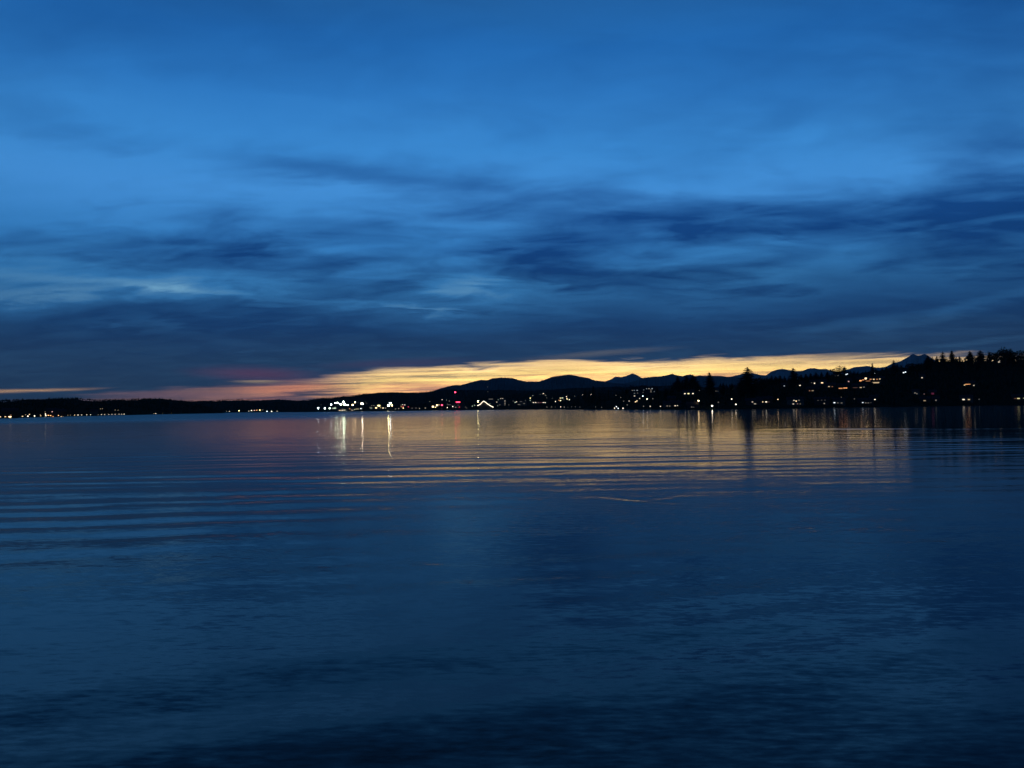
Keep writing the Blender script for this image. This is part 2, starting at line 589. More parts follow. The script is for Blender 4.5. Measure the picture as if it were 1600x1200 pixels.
def water_material():
    mt = bpy.data.materials.new('water')
    mt.use_nodes = True
    t = NT(mt.node_tree)
    p = t.n['Principled BSDF']
    p.inputs['Base Color'].default_value = (0.0008, 0.0028, 0.006, 1)
    p.inputs['IOR'].default_value = 1.21
    geo = t.new('ShaderNodeNewGeometry')
    pos = geo.outputs['Position']
    sp = t.new('ShaderNodeSeparateXYZ')
    t.l.new(pos, sp.inputs[0])
    X, Y = sp.outputs[0], sp.outputs[1]

    def slope(sx, sy, seed, det=2.0, rough=0.5):
        n = t.noise(t.xyz(t.mul(X, 1.0 / sx), t.mul(Y, 1.0 / sy), seed), 1.0, det, rough, 0.0, 1)
        s = t.new('ShaderNodeSeparateColor')
        t.l.new(n, s.inputs[0])
        return t.sub(s.outputs[0], 0.5), t.sub(s.outputs[1], 0.5)

    dist = t.new('ShaderNodeVectorMath', operation='LENGTH')
    t.l.new(pos, dist.inputs[0])
    R = dist.outputs['Value']
    # patches of breeze and calm
    patch = t.noise(t.xyz(t.mul(X, 1 / 70), t.mul(Y, 1 / 28), 4.0), 1.0, 3, 0.5)
    patch = t.lerp(patch, 0.35, 0.65, 0.6, 1.2)
    npatch = t.lerp(t.noise(t.xyz(t.mul(X, 1 / 7), t.mul(Y, 1 / 5), 9.0), 1.0, 3, 0.5), 0.35, 0.65, 0.6, 1.15)
    a1, a2 = slope(0.34, 0.11, 1.3, 3.0, 0.6)          # fine wind ripple
    b1, b2 = slope(1.3, 0.36, 7.7)            # cat's paw ripple
    c1, c2 = slope(7.0, 1.5, 13.1)           # wavelets
    nearf = t.smooth(R, 70.0, 12.0)
    ka = t.lerp(nearf, 0, 1, 0.035, 0.17)
    kb = t.lerp(nearf, 0, 1, 0.035, 0.095)
    sy = t.add(t.add(t.mul(t.mul(a2, ka), npatch), t.mul(t.mul(b2, kb), npatch)), t.mul(c2, 0.045))
    sx = t.add(t.add(t.mul(t.mul(a1, ka), 0.3), t.mul(t.mul(b1, kb), 0.25)), t.mul(c1, 0.004))
    # unresolved ripples far out act as gloss instead of slope
    farf = t.smooth(R, 60.0, 320.0)
    sy = t.mul(sy, t.lerp(farf, 0, 1, 1.0, 0.4))
    sy = t.mul(sy, patch)
    # sheltered, smoother water towards the right shore
    lee = t.mul(t.smooth(t.sub(X, t.mul(Y, 0.20)), -14.0, 26.0), t.smooth(R, 70.0, 130.0))
    lee = t.lerp(lee, 0, 1, 1.0, 0.30)
    sy = t.mul(sy, lee)
    # a wind roughened strip off the left shore
    strip = t.mul(t.smooth(Y, 260.0, 520.0), t.smooth(X, 60.0, -260.0))
    rg = t.add(t.lerp(farf, 0, 1, 0.095, 0.11), t.mul(strip, 0.2))
    sx = t.mul(sx, t.lerp(farf, 0, 1, 1.0, 0.3))
    rg = t.mul(rg, t.lerp(lee, 0.3, 1.0, 0.7, 1.0))
    t.put(p.inputs['Roughness'], rg)
    sl = t.xyz(t.mul(sx, -1.0), t.mul(sy, -1.0), 0.0)
    va = t.new('ShaderNodeVectorMath', operation='ADD')
    t.l.new(geo.outputs['Normal'], va.inputs[0])
    t.l.new(sl, va.inputs[1])
    nz = t.new('ShaderNodeVectorMath', operation='NORMALIZE')
    t.l.new(va.outputs[0], nz.inputs[0])
    t.l.new(nz.outputs[0], p.inputs['Normal'])
    return mt


wm = make_water()
wm.materials.append(water_material())
water = link('water', wm)
tag(water, 'calm dark blue bay water with soft ripples', kind='structure')


# ------------------------------------------------------------------ land
class Land:
    """land rising from its shore to a ridge: shore distance and ridge line as functions of bearing"""
    def __init__(self, ridge, d0, d1, power=1.0, rough=0.0, z0=0.4):
        pts = [azel(x, y) for x, y in ridge]
        self.ra = np.array([p[0] for p in pts]); self.re = np.array([p[1] for p in pts])
        q = [(azel(x, 620)[0], d) for x, d in d0]
        self.da = np.array([c[0] for c in q]); self.dd = np.array([c[1] for c in q])
        q = [(azel(x, 620)[0], d) for x, d in d1]
        self.ea = np.array([c[0] for c in q]); self.ed = np.array([c[1] for c in q])
        self.p = power
        self.rough = rough
        self.z0 = z0

    def d0(self, az): return np.interp(az, self.da, self.dd)
    def d1(self, az): return np.interp(az, self.ea, self.ed)

    def z(self, az, t):
        """height of the ground at bearing az, fraction t of the way from shore to ridge"""
        d0, d1 = self.d0(az), self.d1(az)
        e1 = np.radians(np.interp(az, self.ra, self.re))
        s0 = (self.z0 - CAM_H) / d0
        s1 = np.tan(e1)
        d = d0 + (d1 - d0) * t
        return CAM_H + d * (s0 + (s1 - s0) * t ** self.p), d

    def at(self, px, py, H=0.0):
        """point on the ground whose top, H metres up, is seen at px, py; returns the base and the height"""
        v = ray(px, py)
        az = math.degrees(math.atan2(v[0], v[1]))
        sl = v[2] / math.hypot(v[0], v[1])
        ts = np.linspace(0.004, 1.0, 500)
        z, d = self.z(az, ts)
        diff = CAM_H + d * sl - (z + H)
        i = int(np.argmax(diff < 0)) if (diff < 0).any() else -1
        # diff > 0 : the ray passes above that top. Take the farthest point still reachable
        k = np.where(diff >= 0)[0]
        if len(k) == 0:
            t = 0.004
            zz, dd = self.z(az, t)
            return np.array([math.sin(math.radians(az)) * dd, math.cos(math.radians(az)) * dd, zz]), max(0.5, CAM_H + dd * sl - zz)
        if diff[0] < 0:
            k0 = k[0]
        else:
            s = np.where(diff < 0)[0]
            k0 = s[0] - 1 if len(s) else len(ts) - 1
        t = ts[k0]
        zz, dd = self.z(az, t)
        return np.array([math.sin(math.radians(az)) * dd, math.cos(math.radians(az)) * dd, zz]), max(0.5, CAM_H + dd * sl - zz)

    def build(self, name, x0, x1, mat, cols, rows=14, label='', noise=0.0, seed=1, back=0.6):
        a0, a1 = azel(x0, 620)[0], azel(x1, 620)[0]
        A = np.linspace(a0, a1, cols)
        r = np.random.default_rng(seed)
        V = []
        n = np.zeros(cols)
        for k in range(9):
            fr = 0.9 * 1.75 ** k
            n += np.sin(A * fr + r.uniform(0, 6.28)) * 0.62 ** k
        n += r.normal(0, 0.35, cols)
        ts = [-0.03] + list(np.linspace(0, 1, rows)) + [1.0 + back * 0.35, 1.0 + back]
        for t in ts:
            tt = min(max(t, 0), 1)
            z, d = self.z(A, tt)
            jit = 1 + 0.0
            if t < 0:
                z = np.full(cols, -3.0); d = self.d0(A) * 0.998
            elif t > 1:
                d0, d1 = self.d0(A), self.d1(A)
                d = d0 + (d1 - d0) * t
                z = z * (1 - (t - 1) / back) - 4 * (t - 1) / back
            else:
                z = z + n * noise * (t ** 1.2) + (r.normal(0, 1, cols) * noise * 0.5 * t * (1 - t) * 4)
                d = d + (d * 0 + r.normal(0, 1, cols)) * (self.d1(A) - self.d0(A)) * 0.012 * (0 < t < 1)
            V.append(np.stack([np.sin(np.radians(A)) * d, np.cos(np.radians(A)) * d, z], -1))
        R = len(V)
        V = np.concatenate(V)
        idx = np.arange(R * cols).reshape(R, cols)
        F = np.stack([idx[:-1, :-1], idx[:-1, 1:], idx[1:, 1:], idx[1:, :-1]], -1).reshape(-1, 4)
        o = link(name, mesh_np(name, V, F, mat, smooth=False))
        tag(o, label, kind='structure')
        return o


left_ridge = [(-400, 634), (-200, 630), (0, 627.5), (25, 626), (65, 625.7), (80, 624), (95, 623), (110, 623), (120, 623), (130, 624.7), (150, 626), (200, 625), (220, 624), (240, 623.7), (255, 624.2), (280, 626.5), (300, 630), (320, 636), (345, 643), (352, 645)]
L_left = Land(left_ridge, [(-400, 420), (-200, 550), (0, 850), (200, 1400), (352, 1950)], [(-400, 1500), (0, 1700), (200, 2100), (352, 2200)], 0.75, z0=0.8)
hill_ridge = [(230, 627), (300, 627), (330, 626.8), (360, 625), (375, 624.5), (400, 625.8), (420, 625.6), (445, 625.4), (460, 626.2), (480, 625.3), (500, 622.5), (520, 621), (545, 619), (558, 617), (570, 615.5), (590, 614.5), (615, 613.6), (640, 614), (660, 612.6), (675, 611), (684, 609.5), (700, 609), (740, 610), (800, 610), (860, 609), (920, 606), (980, 604), (1050, 603), (1120, 606), (1250, 600)]
L_hill = Land(hill_ridge, [(230, 2600), (440, 2600), (490, 2900), (1250, 3700)], [(230, 4200), (1250, 5200)], 0.9, z0=0.8)
town_ridge = [(430, 644), (470, 642.5), (500, 640.5), (560, 638), (640, 634), (700, 628), (780, 619), (830, 615), (900, 612), (960, 611), (1060, 612)]
L_town = Land(town_ridge, [(430, 2300), (480, 2000), (830, 1980), (1060, 1900)], [(430, 2500), (500, 2800), (1060, 3300)], 0.8, z0=1.5)
bluff_ridge = [(800, 637.4), (840, 633), (880, 627), (920, 621), (980, 614), (1040, 613), (1060, 615), (1100, 612), (1130, 607), (1158, 605), (1200, 597), (1240, 594), (1280, 589), (1310, 584), (1340, 585), (1380, 578), (1397, 572), (1420, 574), (1440, 569), (1470, 564), (1520, 566), (1600, 564), (1750, 562), (1950, 560)]
L_bluff = Land(bluff_ridge, [(800, 1985), (840, 1900), (880, 1600), (920, 1300), (1000, 1000), (1100, 870), (1300, 950), (1520, 1200), (1700, 1250), (1950, 1100)],
               [(800, 2050), (860, 1950), (920, 1700), (1000, 1450), (1100, 1300), (1300, 1400), (1520, 1650), (1950, 1600)], 0.85, z0=1.0)
L_gold = Land([(560, 622), (640, 615), (675, 611.5), (684, 608.5), (695, 605), (705, 602.3), (713, 601.5), (720, 601.8), (735, 598), (752, 593.5), (762, 593.8), (768, 591.5), (782, 589.3), (800, 590), (810, 592.8), (822, 596), (832, 596.5), (842, 596.5), (852, 593.5), (862, 589), (875, 587), (890, 585.5), (900, 587), (910, 589), (920, 590.7), (930, 594.3), (945, 596), (975, 599.5), (1010, 604), (1060, 609)],
              [(560, 8500), (1060, 8500)], [(560, 12000), (1060, 12500)], 1.0)
L_fore = Land([(900, 607), (940, 603), (970, 600.5), (990, 596), (1003, 591), (1020, 589), (1035, 588), (1043, 586), (1050, 583.5), (1056, 586), (1066, 587.5), (1073, 585.5), (1080, 584), (1085, 587), (1092, 586), (1110, 587), (1125, 588), (1138, 589), (1150, 590), (1180, 592), (1250, 594), (1400, 594)],
              [(900, 15000), (1400, 15000)], [(900, 20000), (1400, 20000)], 1.0)
L_far = Land([(880, 610), (930, 600), (948, 595), (956, 592), (962, 588.5), (970, 590), (978, 588), (988, 584), (995, 586), (1003, 590.5), (1030, 596), (1100, 596), (1138, 590), (1150, 587), (1160, 584.5), (1175, 583), (1190, 586), (1196, 586.5), (1205, 580), (1215, 576.5), (1222, 575.5), (1235, 578.5), (1245, 580), (1255, 579), (1262, 576), (1272, 575), (1280, 577), (1290, 576.5), (1297, 579), (1310, 581), (1322, 578), (1335, 574), (1345, 573), (1355, 572), (1365, 574), (1375, 574.5), (1385, 572), (1395, 567), (1407, 564), (1415, 559), (1420, 557), (1422, 555), (1427, 552.3), (1434, 555.8), (1439, 555), (1445, 552.5), (1452, 557), (1460, 562), (1475, 570), (1520, 576), (1600, 580), (1800, 585)],
             [(880, 25000), (1800, 25000)], [(880, 33000), (1800, 33000)], 1.1)

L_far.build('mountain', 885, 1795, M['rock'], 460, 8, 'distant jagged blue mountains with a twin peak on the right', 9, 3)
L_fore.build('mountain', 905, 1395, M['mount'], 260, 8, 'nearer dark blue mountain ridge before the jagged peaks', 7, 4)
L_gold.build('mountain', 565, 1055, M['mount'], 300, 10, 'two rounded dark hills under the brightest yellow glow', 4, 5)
L_hill.build('hill', 235, 1245, M['forest'], 520, 12, 'long low wooded hill behind the town', 2.2, 6)
L_left.build('hill', -395, 351, M['forest'], 420, 12, 'dark wooded hill along the left shore', 1.2, 7)
L_town.build('town_shore', 432, 1058, M['forest'], 320, 12, 'dark gently rising land under the town lights', 0.8, 8)
L_bluff.build('bluff', 802, 1945, M['forest'], 420, 16, 'dark residential bluff rising along the right shore', 0.8, 9)


# ------------------------------------------------------------------ trees
def conifer_meshes(seed, levels=24, spread=0.17, gap=0.1, lean=0.0):
    r = random.Random(seed)
    tr = MB().tube((0, 0, 0), (lean * .5, 0, 0.55), 0.018, 0.010, 6).tube((lean * .5, 0, 0.55), (lean, 0, 0.985), 0.010, 0.002, 5)
    v, f = [], []
    for i in range(levels):
        t = i / (levels - 1)
        z = 0.14 + 0.84 * t
        L = spread * (1 - t) ** 0.6 * (1.0 if t > .12 else .75) + 0.012
        n = 11 if t < .75 else 7
        ph = r.uniform(0, 6.28)
        for k in range(n):
            if r.random() < gap:
                continue
            a = ph + 2 * math.pi * k / n + r.uniform(-.3, .3)
            l = L * r.uniform(.55, 1.22)
            dz = -0.22 * l * r.uniform(.4, 1.6) - 0.004
            w = l * r.uniform(.3, .5) + .006
            ca, sa = math.cos(a), math.sin(a)
            zb = z + r.uniform(-.016, .016)
            cx = lean * t
            b = len(v)
            # a drooping spray: ridge line with two ragged sides
            for (s, hw, dd) in ((0.03, .15, .0), (.45, 1.0, .35), (.8, .6, .75)):
                v.append((cx + ca * l * s - sa * w * hw, sa * l * s + ca * w * hw, zb + dz * dd - .012 * hw))
                v.append((cx + ca * l * s, sa * l * s, zb + dz * dd + .006))
                v.append((cx + ca * l * s + sa * w * hw, sa * l * s - ca * w * hw, zb + dz * dd - .012 * hw))
            v.append((cx + ca * l, sa * l, zb + dz))
            for q in (0, 3):
                f += [(b + q, b + q + 1, b + q + 4, b + q + 3), (b + q + 1, b + q + 2, b + q + 5, b + q + 4)]
            f += [(b + 6, b + 7, b + 9), (b + 7, b + 8, b + 9)]
    b = len(v)
    v += [(lean - .006, 0, .95), (lean + .006, 0, .95), (lean, .006, .95), (lean, 0, 1.0)]
    f += [(b, b + 1, b + 3), (b + 1, b + 2, b + 3), (b + 2, b, b + 3)]
    return tr.mesh('trunk', M['bark']), mesh_np('crown', v, f, M['needle'])


def broad_meshes(seed, rx=0.42, lobes=9, leaves=1500, flat=0.75, skew=0.0):
    r = random.Random(seed)
    tr = MB().tube((0, 0, 0), (0, 0, .38), .035, .024, 7)
    cs = []
    for i in range(lobes):
        a = 2 * math.pi * i / lobes + r.uniform(-.4, .4)
        d = rx * r.uniform(.15, .68)
        c = (math.cos(a) * d + skew * r.uniform(0, .3), math.sin(a) * d, r.uniform(.45, .84))
        cs.append((c, r.uniform(.12, .21)))
        tr.tube((0, 0, .3), c, .014, .004, 5)
    v, f = [], []
    for i in range(leaves):
        c, R = cs[r.randrange(lobes)]
        while True:
            p = [r.uniform(-1, 1) for _ in range(3)]
            n2 = sum(q * q for q in p)
            if .12 < n2 < 1 and r.random() < n2 + .15:
                break
        o = (c[0] + p[0] * R * 1.15, c[1] + p[1] * R * 1.15, min(1.0, c[2] + p[2] * R * flat))
        s = r.uniform(.018, .04)
        b = len(v)
        d1 = [r.uniform(-1, 1) * s for _ in range(3)]
        d2 = [r.uniform(-1, 1) * s for _ in range(3)]
        v += [o, (o[0] + d1[0], o[1] + d1[1], o[2] + d1[2]), (o[0] + d1[0] + d2[0], o[1] + d1[1] + d2[1], o[2] + d1[2] + d2[2]), (o[0] + d2[0], o[1] + d2[1], o[2] + d2[2])]
        f.append((b, b + 1, b + 2, b + 3))
    return tr.mesh('trunk', M['bark']), mesh_np('crown', v, f, M['leaf'])


CONIF = [conifer_meshes(1, 24, .17, .06), conifer_meshes(2, 20, .19, .12), conifer_meshes(3, 26, .15, .08, .02), conifer_meshes(4, 18, .2, .26, -.02), conifer_meshes(5, 22, .22, .04)]
BROAD = [broad_meshes(11), broad_meshes(12, .5, 8, 1500, .6, .5), broad_meshes(13, .38, 10, 1600, .9)]
ORD = ['first', 'second', 'third', 'fourth', 'fifth', 'sixth', 'seventh', 'eighth', 'ninth', 'tenth', 'eleventh', 'twelfth', 'thirteenth', 'fourteenth', 'fifteenth', 'sixteenth', 'seventeenth', 'eighteenth', 'nineteenth', 'twentieth']
ORD += ['twenty-' + o for o in ORD[:9]] + ['thirtieth'] + ['thirty-' + o for o in ORD[:9]] + ['fortieth'] + ['forty-' + o for o in ORD[:9]] + ['fiftieth'] + ['fifty-' + o for o in ORD[:9]]


def tree(name, px, top, base, width, pair, label, group, land=None):
    land = land or L_bluff
    p, _ = land.at(px, base)
    d = math.hypot(p[0], p[1])
    v = ray(px, top - 1.5)
    sl = v[2] / math.hypot(v[0], v[1])
    H = CAM_H + d * sl - p[2]
    me_t, me_c = pair
    wm_ = max(abs(c[0]) for c in me_c.bound_box) if False else max(abs(v.co.x) for v in me_c.vertices)
    Wd = 1.9 * width * d / FPX / (2 * wm_)
    o = empty(name, (p[0], p[1], p[2] - 0.3), random.uniform(0, 6.28))
    o.scale = (Wd, Wd, H + 0.3)
    link('trunk', me_t, o)
    link('crown', me_c, o)
    tag(o, label, 'tree', group)
    return o


G_R = 'trees on the skyline of the right bluff'
G_M = 'tall conifers at the foot of the bluff'
for (x, tp, bs, w, k, lb) in [
    (1059, 589, 613.2, 14, 0, 'leftmost conifer of the group of tall firs above three lit windows'),
    (1066, 596, 613.2, 11, 4, 'shorter conifer filling the gap between two firs of the left group'),
    (1073, 587, 613.2, 15, 1, 'tall conifer in the middle of the left fir group'),
    (1083, 586.5, 613.2, 17, 4, 'broad conifer at the right end of the left fir group'),
    (1090, 598, 613.2, 9, 2, 'low conifer on the right shoulder of the left fir group'),
    (1110.5, 582.5, 624, 14, 2, 'narrow lone conifer between the fir group and the tallest tree'),
    (1168.5, 574.5, 624, 25, 4, 'tallest lone conifer with ragged spire before the mountains'),
    (1158, 592, 620, 13, 0, 'small conifer close to the left of the tallest lone conifer'),
    (1180, 595, 620, 11, 1, 'small conifer close to the right of the tallest lone conifer'),
    (1241.5, 576, 606, 12, 2, 'slim conifer standing against the blue mountain pass'),
    (1363, 568.5, 592, 5, 2, 'thin spire conifer above the orange lit house'),
    (1397, 563.5, 582, 7, 3, 'small conifer at the brow just left of the twin peak'),
    (1450, 556, 578, 10, 0, 'dark conifer just right of the twin peak'),
    (1456, 559, 574, 6, 2, 'small conifer, first in the low row right of the twin peak'),
    (1464, 557.5, 574, 6, 1, 'small conifer, second in the low row right of the twin peak'),
    (1473, 550.5, 574, 11, 3, 'gappy conifer with see-through crown on the right skyline'),
    (1488, 549, 572, 8, 2, 'narrow pointed conifer alone on the right skyline'),
    (1494.5, 558.5, 572, 5, 0, 'tiny conifer right of the narrow pointed one'),
    (1499.5, 557.5, 572, 6, 1, 'tiny conifer, farther right of the narrow pointed one'),
    (1516, 549.5, 573, 11, 0, 'conical conifer just right of a lit skyline window'),
    (1532, 548.5, 573, 14, 4, 'dense broad conifer with a lamp at its foot'),
    (1545.5, 551, 572, 7, 2, 'slim dark conifer between dense conifer and round trees'),
    (1579, 547, 572, 13, 4, 'bulky conifer beside the highest tree of the right skyline')]:
    tree('conifer', x, tp, bs, w, CONIF[k], lb, G_M if x < 1200 else G_R)
for (x, tp, bs, w, k, lb) in [
    (1193, 587.5, 622, 15, 0, 'round leafy tree right of the tallest lone conifer'),
    (1308.5, 572.5, 592, 15, 1, 'flat topped broad tree on the brow above small lit windows'),
    (1319, 573.5, 590, 5, 2, 'thin upright tree touching the flat topped broad tree'),
    (1431, 566.5, 588, 15, 0, 'round leafy tree under the twin peak'),
    (1555, 551, 573, 13, 2, 'rounded tree behind two lit skyline windows'),
    (1564, 548.5, 574, 12, 0, 'leafy tree left of the highest tree on the right skyline'),
    (1571, 543.5, 574, 13, 2, 'highest leafy tree on the right skyline'),
    (1591, 546.5, 572, 13, 0, 'round crowned tree near the right end of the skyline'),
    (1604, 553, 573, 14, 1, 'low spreading tree at the right end of the skyline')]:
    tree('leafy_tree', x, tp, bs, w, BROAD[k], lb, G_R)
G_T = 'conifers on the wooded land behind the town'
mids = [(914, 608, 625, 6), (921, 610, 625, 6), (927, 604.5, 625, 6), (936, 612, 626, 5), (979, 606, 620, 5), (986, 602.5, 620, 7), (1002, 603.5, 618, 7), (1011, 609, 618, 5), (1027, 606, 620, 6), (1041, 607, 622, 9), (1050, 603, 622, 8), (1130, 599, 616, 8), (1144, 600, 616, 7)]
for i, (x, tp, bs, w) in enumerate(mids):
    tree('conifer', x, tp, bs, w, CONIF[i % 5], '%s small conifer from the left along the dark rise between town and bluff' % ORD[i], G_T)
tops = [(1206, 588), (1213, 589), (1219, 587.5), (1226, 588.5), (1233, 588), (1252, 586), (1259, 585), (1267, 584), (1275, 582.5), (1284, 582), (1293, 581)]
for i, (x, tp) in enumerate(tops):
    tree('conifer', x, tp, tp + 16, 6 + (i % 3), CONIF[(i * 2) % 5], '%s small conifer from the left in the low row before the blue mountains' % ORD[i], 'low conifer row before the blue mountains')


# woods that read as one mass
KEEP = []                                             # clear ground in front of lamps and windows: (px, lowest py, half width, distance)


def horizon(px):
    return 647.0 - 0.0119 * px


def woods(name, land, n, x0, x1, h0, h1, label, tmin=0.05, tmax=1.0, seed=3, pw=1.0, rim=0, rimh=0.7):
    r = np.random.default_rng(seed)
    V, F = [], []
    base = 0
    for i in range(n):
        px = r.uniform(x0, x1)
        a = azel(px, 620)[0]
        t = tmin + (tmax - tmin) * r.uniform() ** pw
        if i < rim:
            t = r.uniform(.97, 1.0)
        z, d = land.z(a, t)
        H = r.uniform(h0, h1) * (rimh if i < rim else 1.0)
        R = H * r.uniform(.16, .30)
        top = horizon(px) - FPX * (z + H - CAM_H) / d
        hw = R * FPX / d
        if any(abs(px - q[0]) < q[2] + hw and d < q[3] and top < q[1] for q in KEEP):
            continue
        cx, cyy = math.sin(math.radians(a)) * d, math.cos(math.radians(a)) * d
        k = 6
        ph = r.uniform(0, 6.28)
        for (zb, zt, rr) in ((.12, .62, 1.0), (.42, .85, .68), (.68, 1.0, .40)):
            for j in range(k):
                q = ph + 2 * math.pi * j / k
                s = rr * R * r.uniform(.7, 1.25)
                V.append((cx + math.cos(q) * s, cyy + math.sin(q) * s, z + H * (zb + r.uniform(-.05, .05))))
            V.append((cx, cyy, z + H * zt))
            for j in range(k):
                F.append((base + j, base + (j + 1) % k, base + k))
            base += k + 1
    o = link(name, mesh_np(name, V, F, M['needle']))
    tag(o, label, kind='stuff')
    return o


# ------------------------------------------------------------------ lights on the shore
def face(p):
    """rotation that turns a thing's local -Y towards the bay"""
    return -math.atan2(p[0], p[1])


def street_lamp(px, py, land, col, s, size, H, label, group):
    p, h = land.at(px, py, H)
    o = empty('street_lamp', tuple(p), face(p))
    mb = MB().tube((0, 0.6, 0), (0, 0.6, h * .98), .12, .07, 6)
    mb.tube((0, .6, h * .97), (0, 0, h + .1), .06, .05, 5)
    mb.build('pole', M['metal'], o)
    KEEP.append((px, py + .8, .8, math.hypot(p[0], p[1]) + 1))
    a, b = size * .46, size * .34
    MB().ball((0, -.1, h), a, b / a).build('lamp_head', glow(col, round(s * .20, 2)), o)
    tag(o, label, 'street lamp', group)
    return o


def flood_mast(px, py, land, col, s, w, hh, H, label, group='floodlight masts of the shipyard'):
    w, hh, s = w * .62, hh * .6, round(s * .6)
    p, h = land.at(px, py, H)
    KEEP.append((px, py + 1.5, 2.0, math.hypot(p[0], p[1]) + 1))
    o = empty('floodlight_mast', tuple(p), face(p))
    MB().tube((0, 0.8, 0), (0, .8, h + hh * .5), .45, .22, 8).box(-.9, .9, 0, 1.6, 0, .8).build('mast', M['metal'], o)
    MB().box(-w / 2 - .2, w / 2 + .2, .15, .45, h - hh / 2 - .2, h + hh / 2 + .2).build('bracket', M['metal'], o)
    n = max(2, int(round(w / 1.6)))
    for i in range(n):
        x0 = -w / 2 + w * i / n
        MB().box(x0 + .06, x0 + w / n - .06, -.25, .14, h - hh / 2, h + hh / 2).build('floodlight', glow(col, s), o)
    tag(o, label, 'floodlight', group)
    return o


def house(px, py, land, w, hgt, windows, wall, label, group=None, name='house', roof='gable', cat='house', depth=9.0, chimney=True, yaw=0.0):
    """building whose front carries lit windows; windows = (px, py, width px, height px, colour, strength), placed on the front at their own spot"""
    p, _ = land.at(px, py)
    d = math.hypot(p[0], p[1])
    mpp = d / FPX
    o = empty(name, tuple(p), face(p) + yaw)
    foot = -3.0
    MB().box(-w / 2, w / 2, 0, depth, foot, hgt).build('wall', M[wall], o)
    if roof == 'gable':
        e = .6
        rf = MB()
        rise = min(3.4, depth * .34)
        b = [(-w / 2 - e, -e, hgt), (w / 2 + e, -e, hgt), (w / 2 + e, depth + e, hgt), (-w / 2 - e, depth + e, hgt), (-w / 2 - e, depth / 2, hgt + rise), (w / 2 + e, depth / 2, hgt + rise)]
        rf.v = b
        rf.f = [(0, 1, 5, 4), (2, 3, 4, 5), (0, 4, 3), (1, 2, 5), (0, 3, 2, 1)]
        r = rf.build('roof', M['roof'], o)
        if chimney:
            MB().box(w * .22, w * .22 + .9, depth * .55, depth * .55 + .9, hgt + rise * .5, hgt + rise + 1.0).build('chimney', M['concrete'], r)
    else:
        r = MB().box(-w / 2 - .25, w / 2 + .25, -.25, depth + .25, hgt, hgt + .5).box(-w * .15, w * .12, depth * .3, depth * .7, hgt + .5, hgt + 2.2).build('roof', M['roof'], o)
    for (wx, wy, ww, wh, col, s) in windows:
        KEEP.append((wx, wy + wh / 2 + .5, ww / 2 + .5, d + 2))
        v = ray(wx, wy)
        # spot on the front plane, seen from the bay
        zc = CAM_H + d * v[2] / math.hypot(v[0], v[1]) - p[2]
        xc = (wx - px) * mpp
        a, b = ww * mpp * .43, wh * mpp * .42
        fr = MB().box(xc - a - .12, xc + a + .12, -.12, -.004, zc - b - .12, zc + b + .12).build('window', M['frame'], o)
        pn = MB().box(xc - a, xc + a, -.18, -.122, zc - b, zc + b).build('pane', glow(col, round(s * .14, 2)), fr)
    tag(o, label, cat, group)
    return o


def near(land, px, py, H=6.5):
    return land.at(px, py, H)


# left shore ------------------------------------------------------
GL = 'lamps along the left shore'
left = [(0.5, 652.2, 'w'), (8, 652.3, 'w'), (25, 646.5, 'd'), (26, 651, 'w'), (34, 650.5, 'd'), (35.5, 651.8, 'w'), (40, 648, 'd'), (43.5, 651, 'W'), (46, 647.5, 'w'), (54, 651, 'W'), (63, 648, 'd'), (63.5, 650.7, 'w'),
        (70.5, 643.8, 'd'), (71, 647, 'W'), (71.5, 651, 'W'), (75.5, 649, 'o'), (79, 651, 'o'), (81.5, 643.3, 'p'), (86, 651.4, 'o'), (90.5, 649, 'w'), (91.2, 651, 'o'), (100, 650.5, 'w'), (102, 649.3, 'w'), (106, 651, 'd'),
        (110, 649, 'd'), (116.5, 651, 'w')]
KD = {'w': ('warm', 9, 1.15, 'dim warm'), 'd': ('warm', 3, .9, 'faint'), 'W': ('white', 22, 1.3, 'bright white'), 'o': ('orange', 18, 1.3, 'orange'), 'p': ('pink', 7, 1.2, 'pinkish')}


def lamps(lst, land, where, group, scale=1.0, gain=1.0, H=7.0, KD=KD):
    cnt = {}
    for (x, y, k) in sorted(lst):
        col, s, sz, word = KD[k]
        c = cnt[k] = cnt.get(k, 0) + 1
        tot = sum(1 for q in lst if q[2] == k)
        if tot == 1:
            lb = 'the only %s lamp %s' % (word, where)
        else:
            lb = '%s lamp %s, %s such from the left' % (word, where, ORD[c - 1])
        street_lamp(x, y, land, col, s * gain, sz * scale, H, lb, group)


lamps(left, L_left, 'among the left shore houses', GL, 1.0)
row = [(121.5, 648.5), (122.5, 650.9), (127.5, 651.0), (135.5, 650.5), (141.5, 650.3), (147.5, 648.2), (153, 650.2), (158.5, 650), (163.5, 650), (170, 649.8), (175, 649.5), (180, 649.4), (186, 649.3), (190, 649.2), (194, 649.0)]
for i, (x, y) in enumerate(row):
    street_lamp(x, y, L_left, 'white', 7 + 5 * (i in (5, 14)), 1.3, 6.5, 'white street lamp, %s from the left in the even row at water level' % ORD[i], 'even row of lamps on the left shore')
house(15.5, 652.4, L_left, 13, 5.5, [(15.5, 651.2, 3.4, 1.6, 'warm', 30), (11.5, 651.6, 2, 1, 'orange', 6), (16.5, 648.4, 1.5, 1, 'orange', 3)], 'wall_b', 'shore house with the brightest warm window near the left edge')
house(81.5, 652.2, L_left, 12, 6, [(81.5, 651.1, 3, 1.4, 'orange', 32), (78, 650.5, 1.4, 1, 'warm', 8)], 'wall_a', 'shore house with a bright orange window amid the left shore lamps')
house(94, 652.2, L_left, 12, 5, [(94.2, 651.1, 2.8, 1.2, 'warm', 30), (97.5, 651.3, 1.2, 1, 'warm', 8)], 'wall_b', 'shore house with warm window just left of the even lamp row')
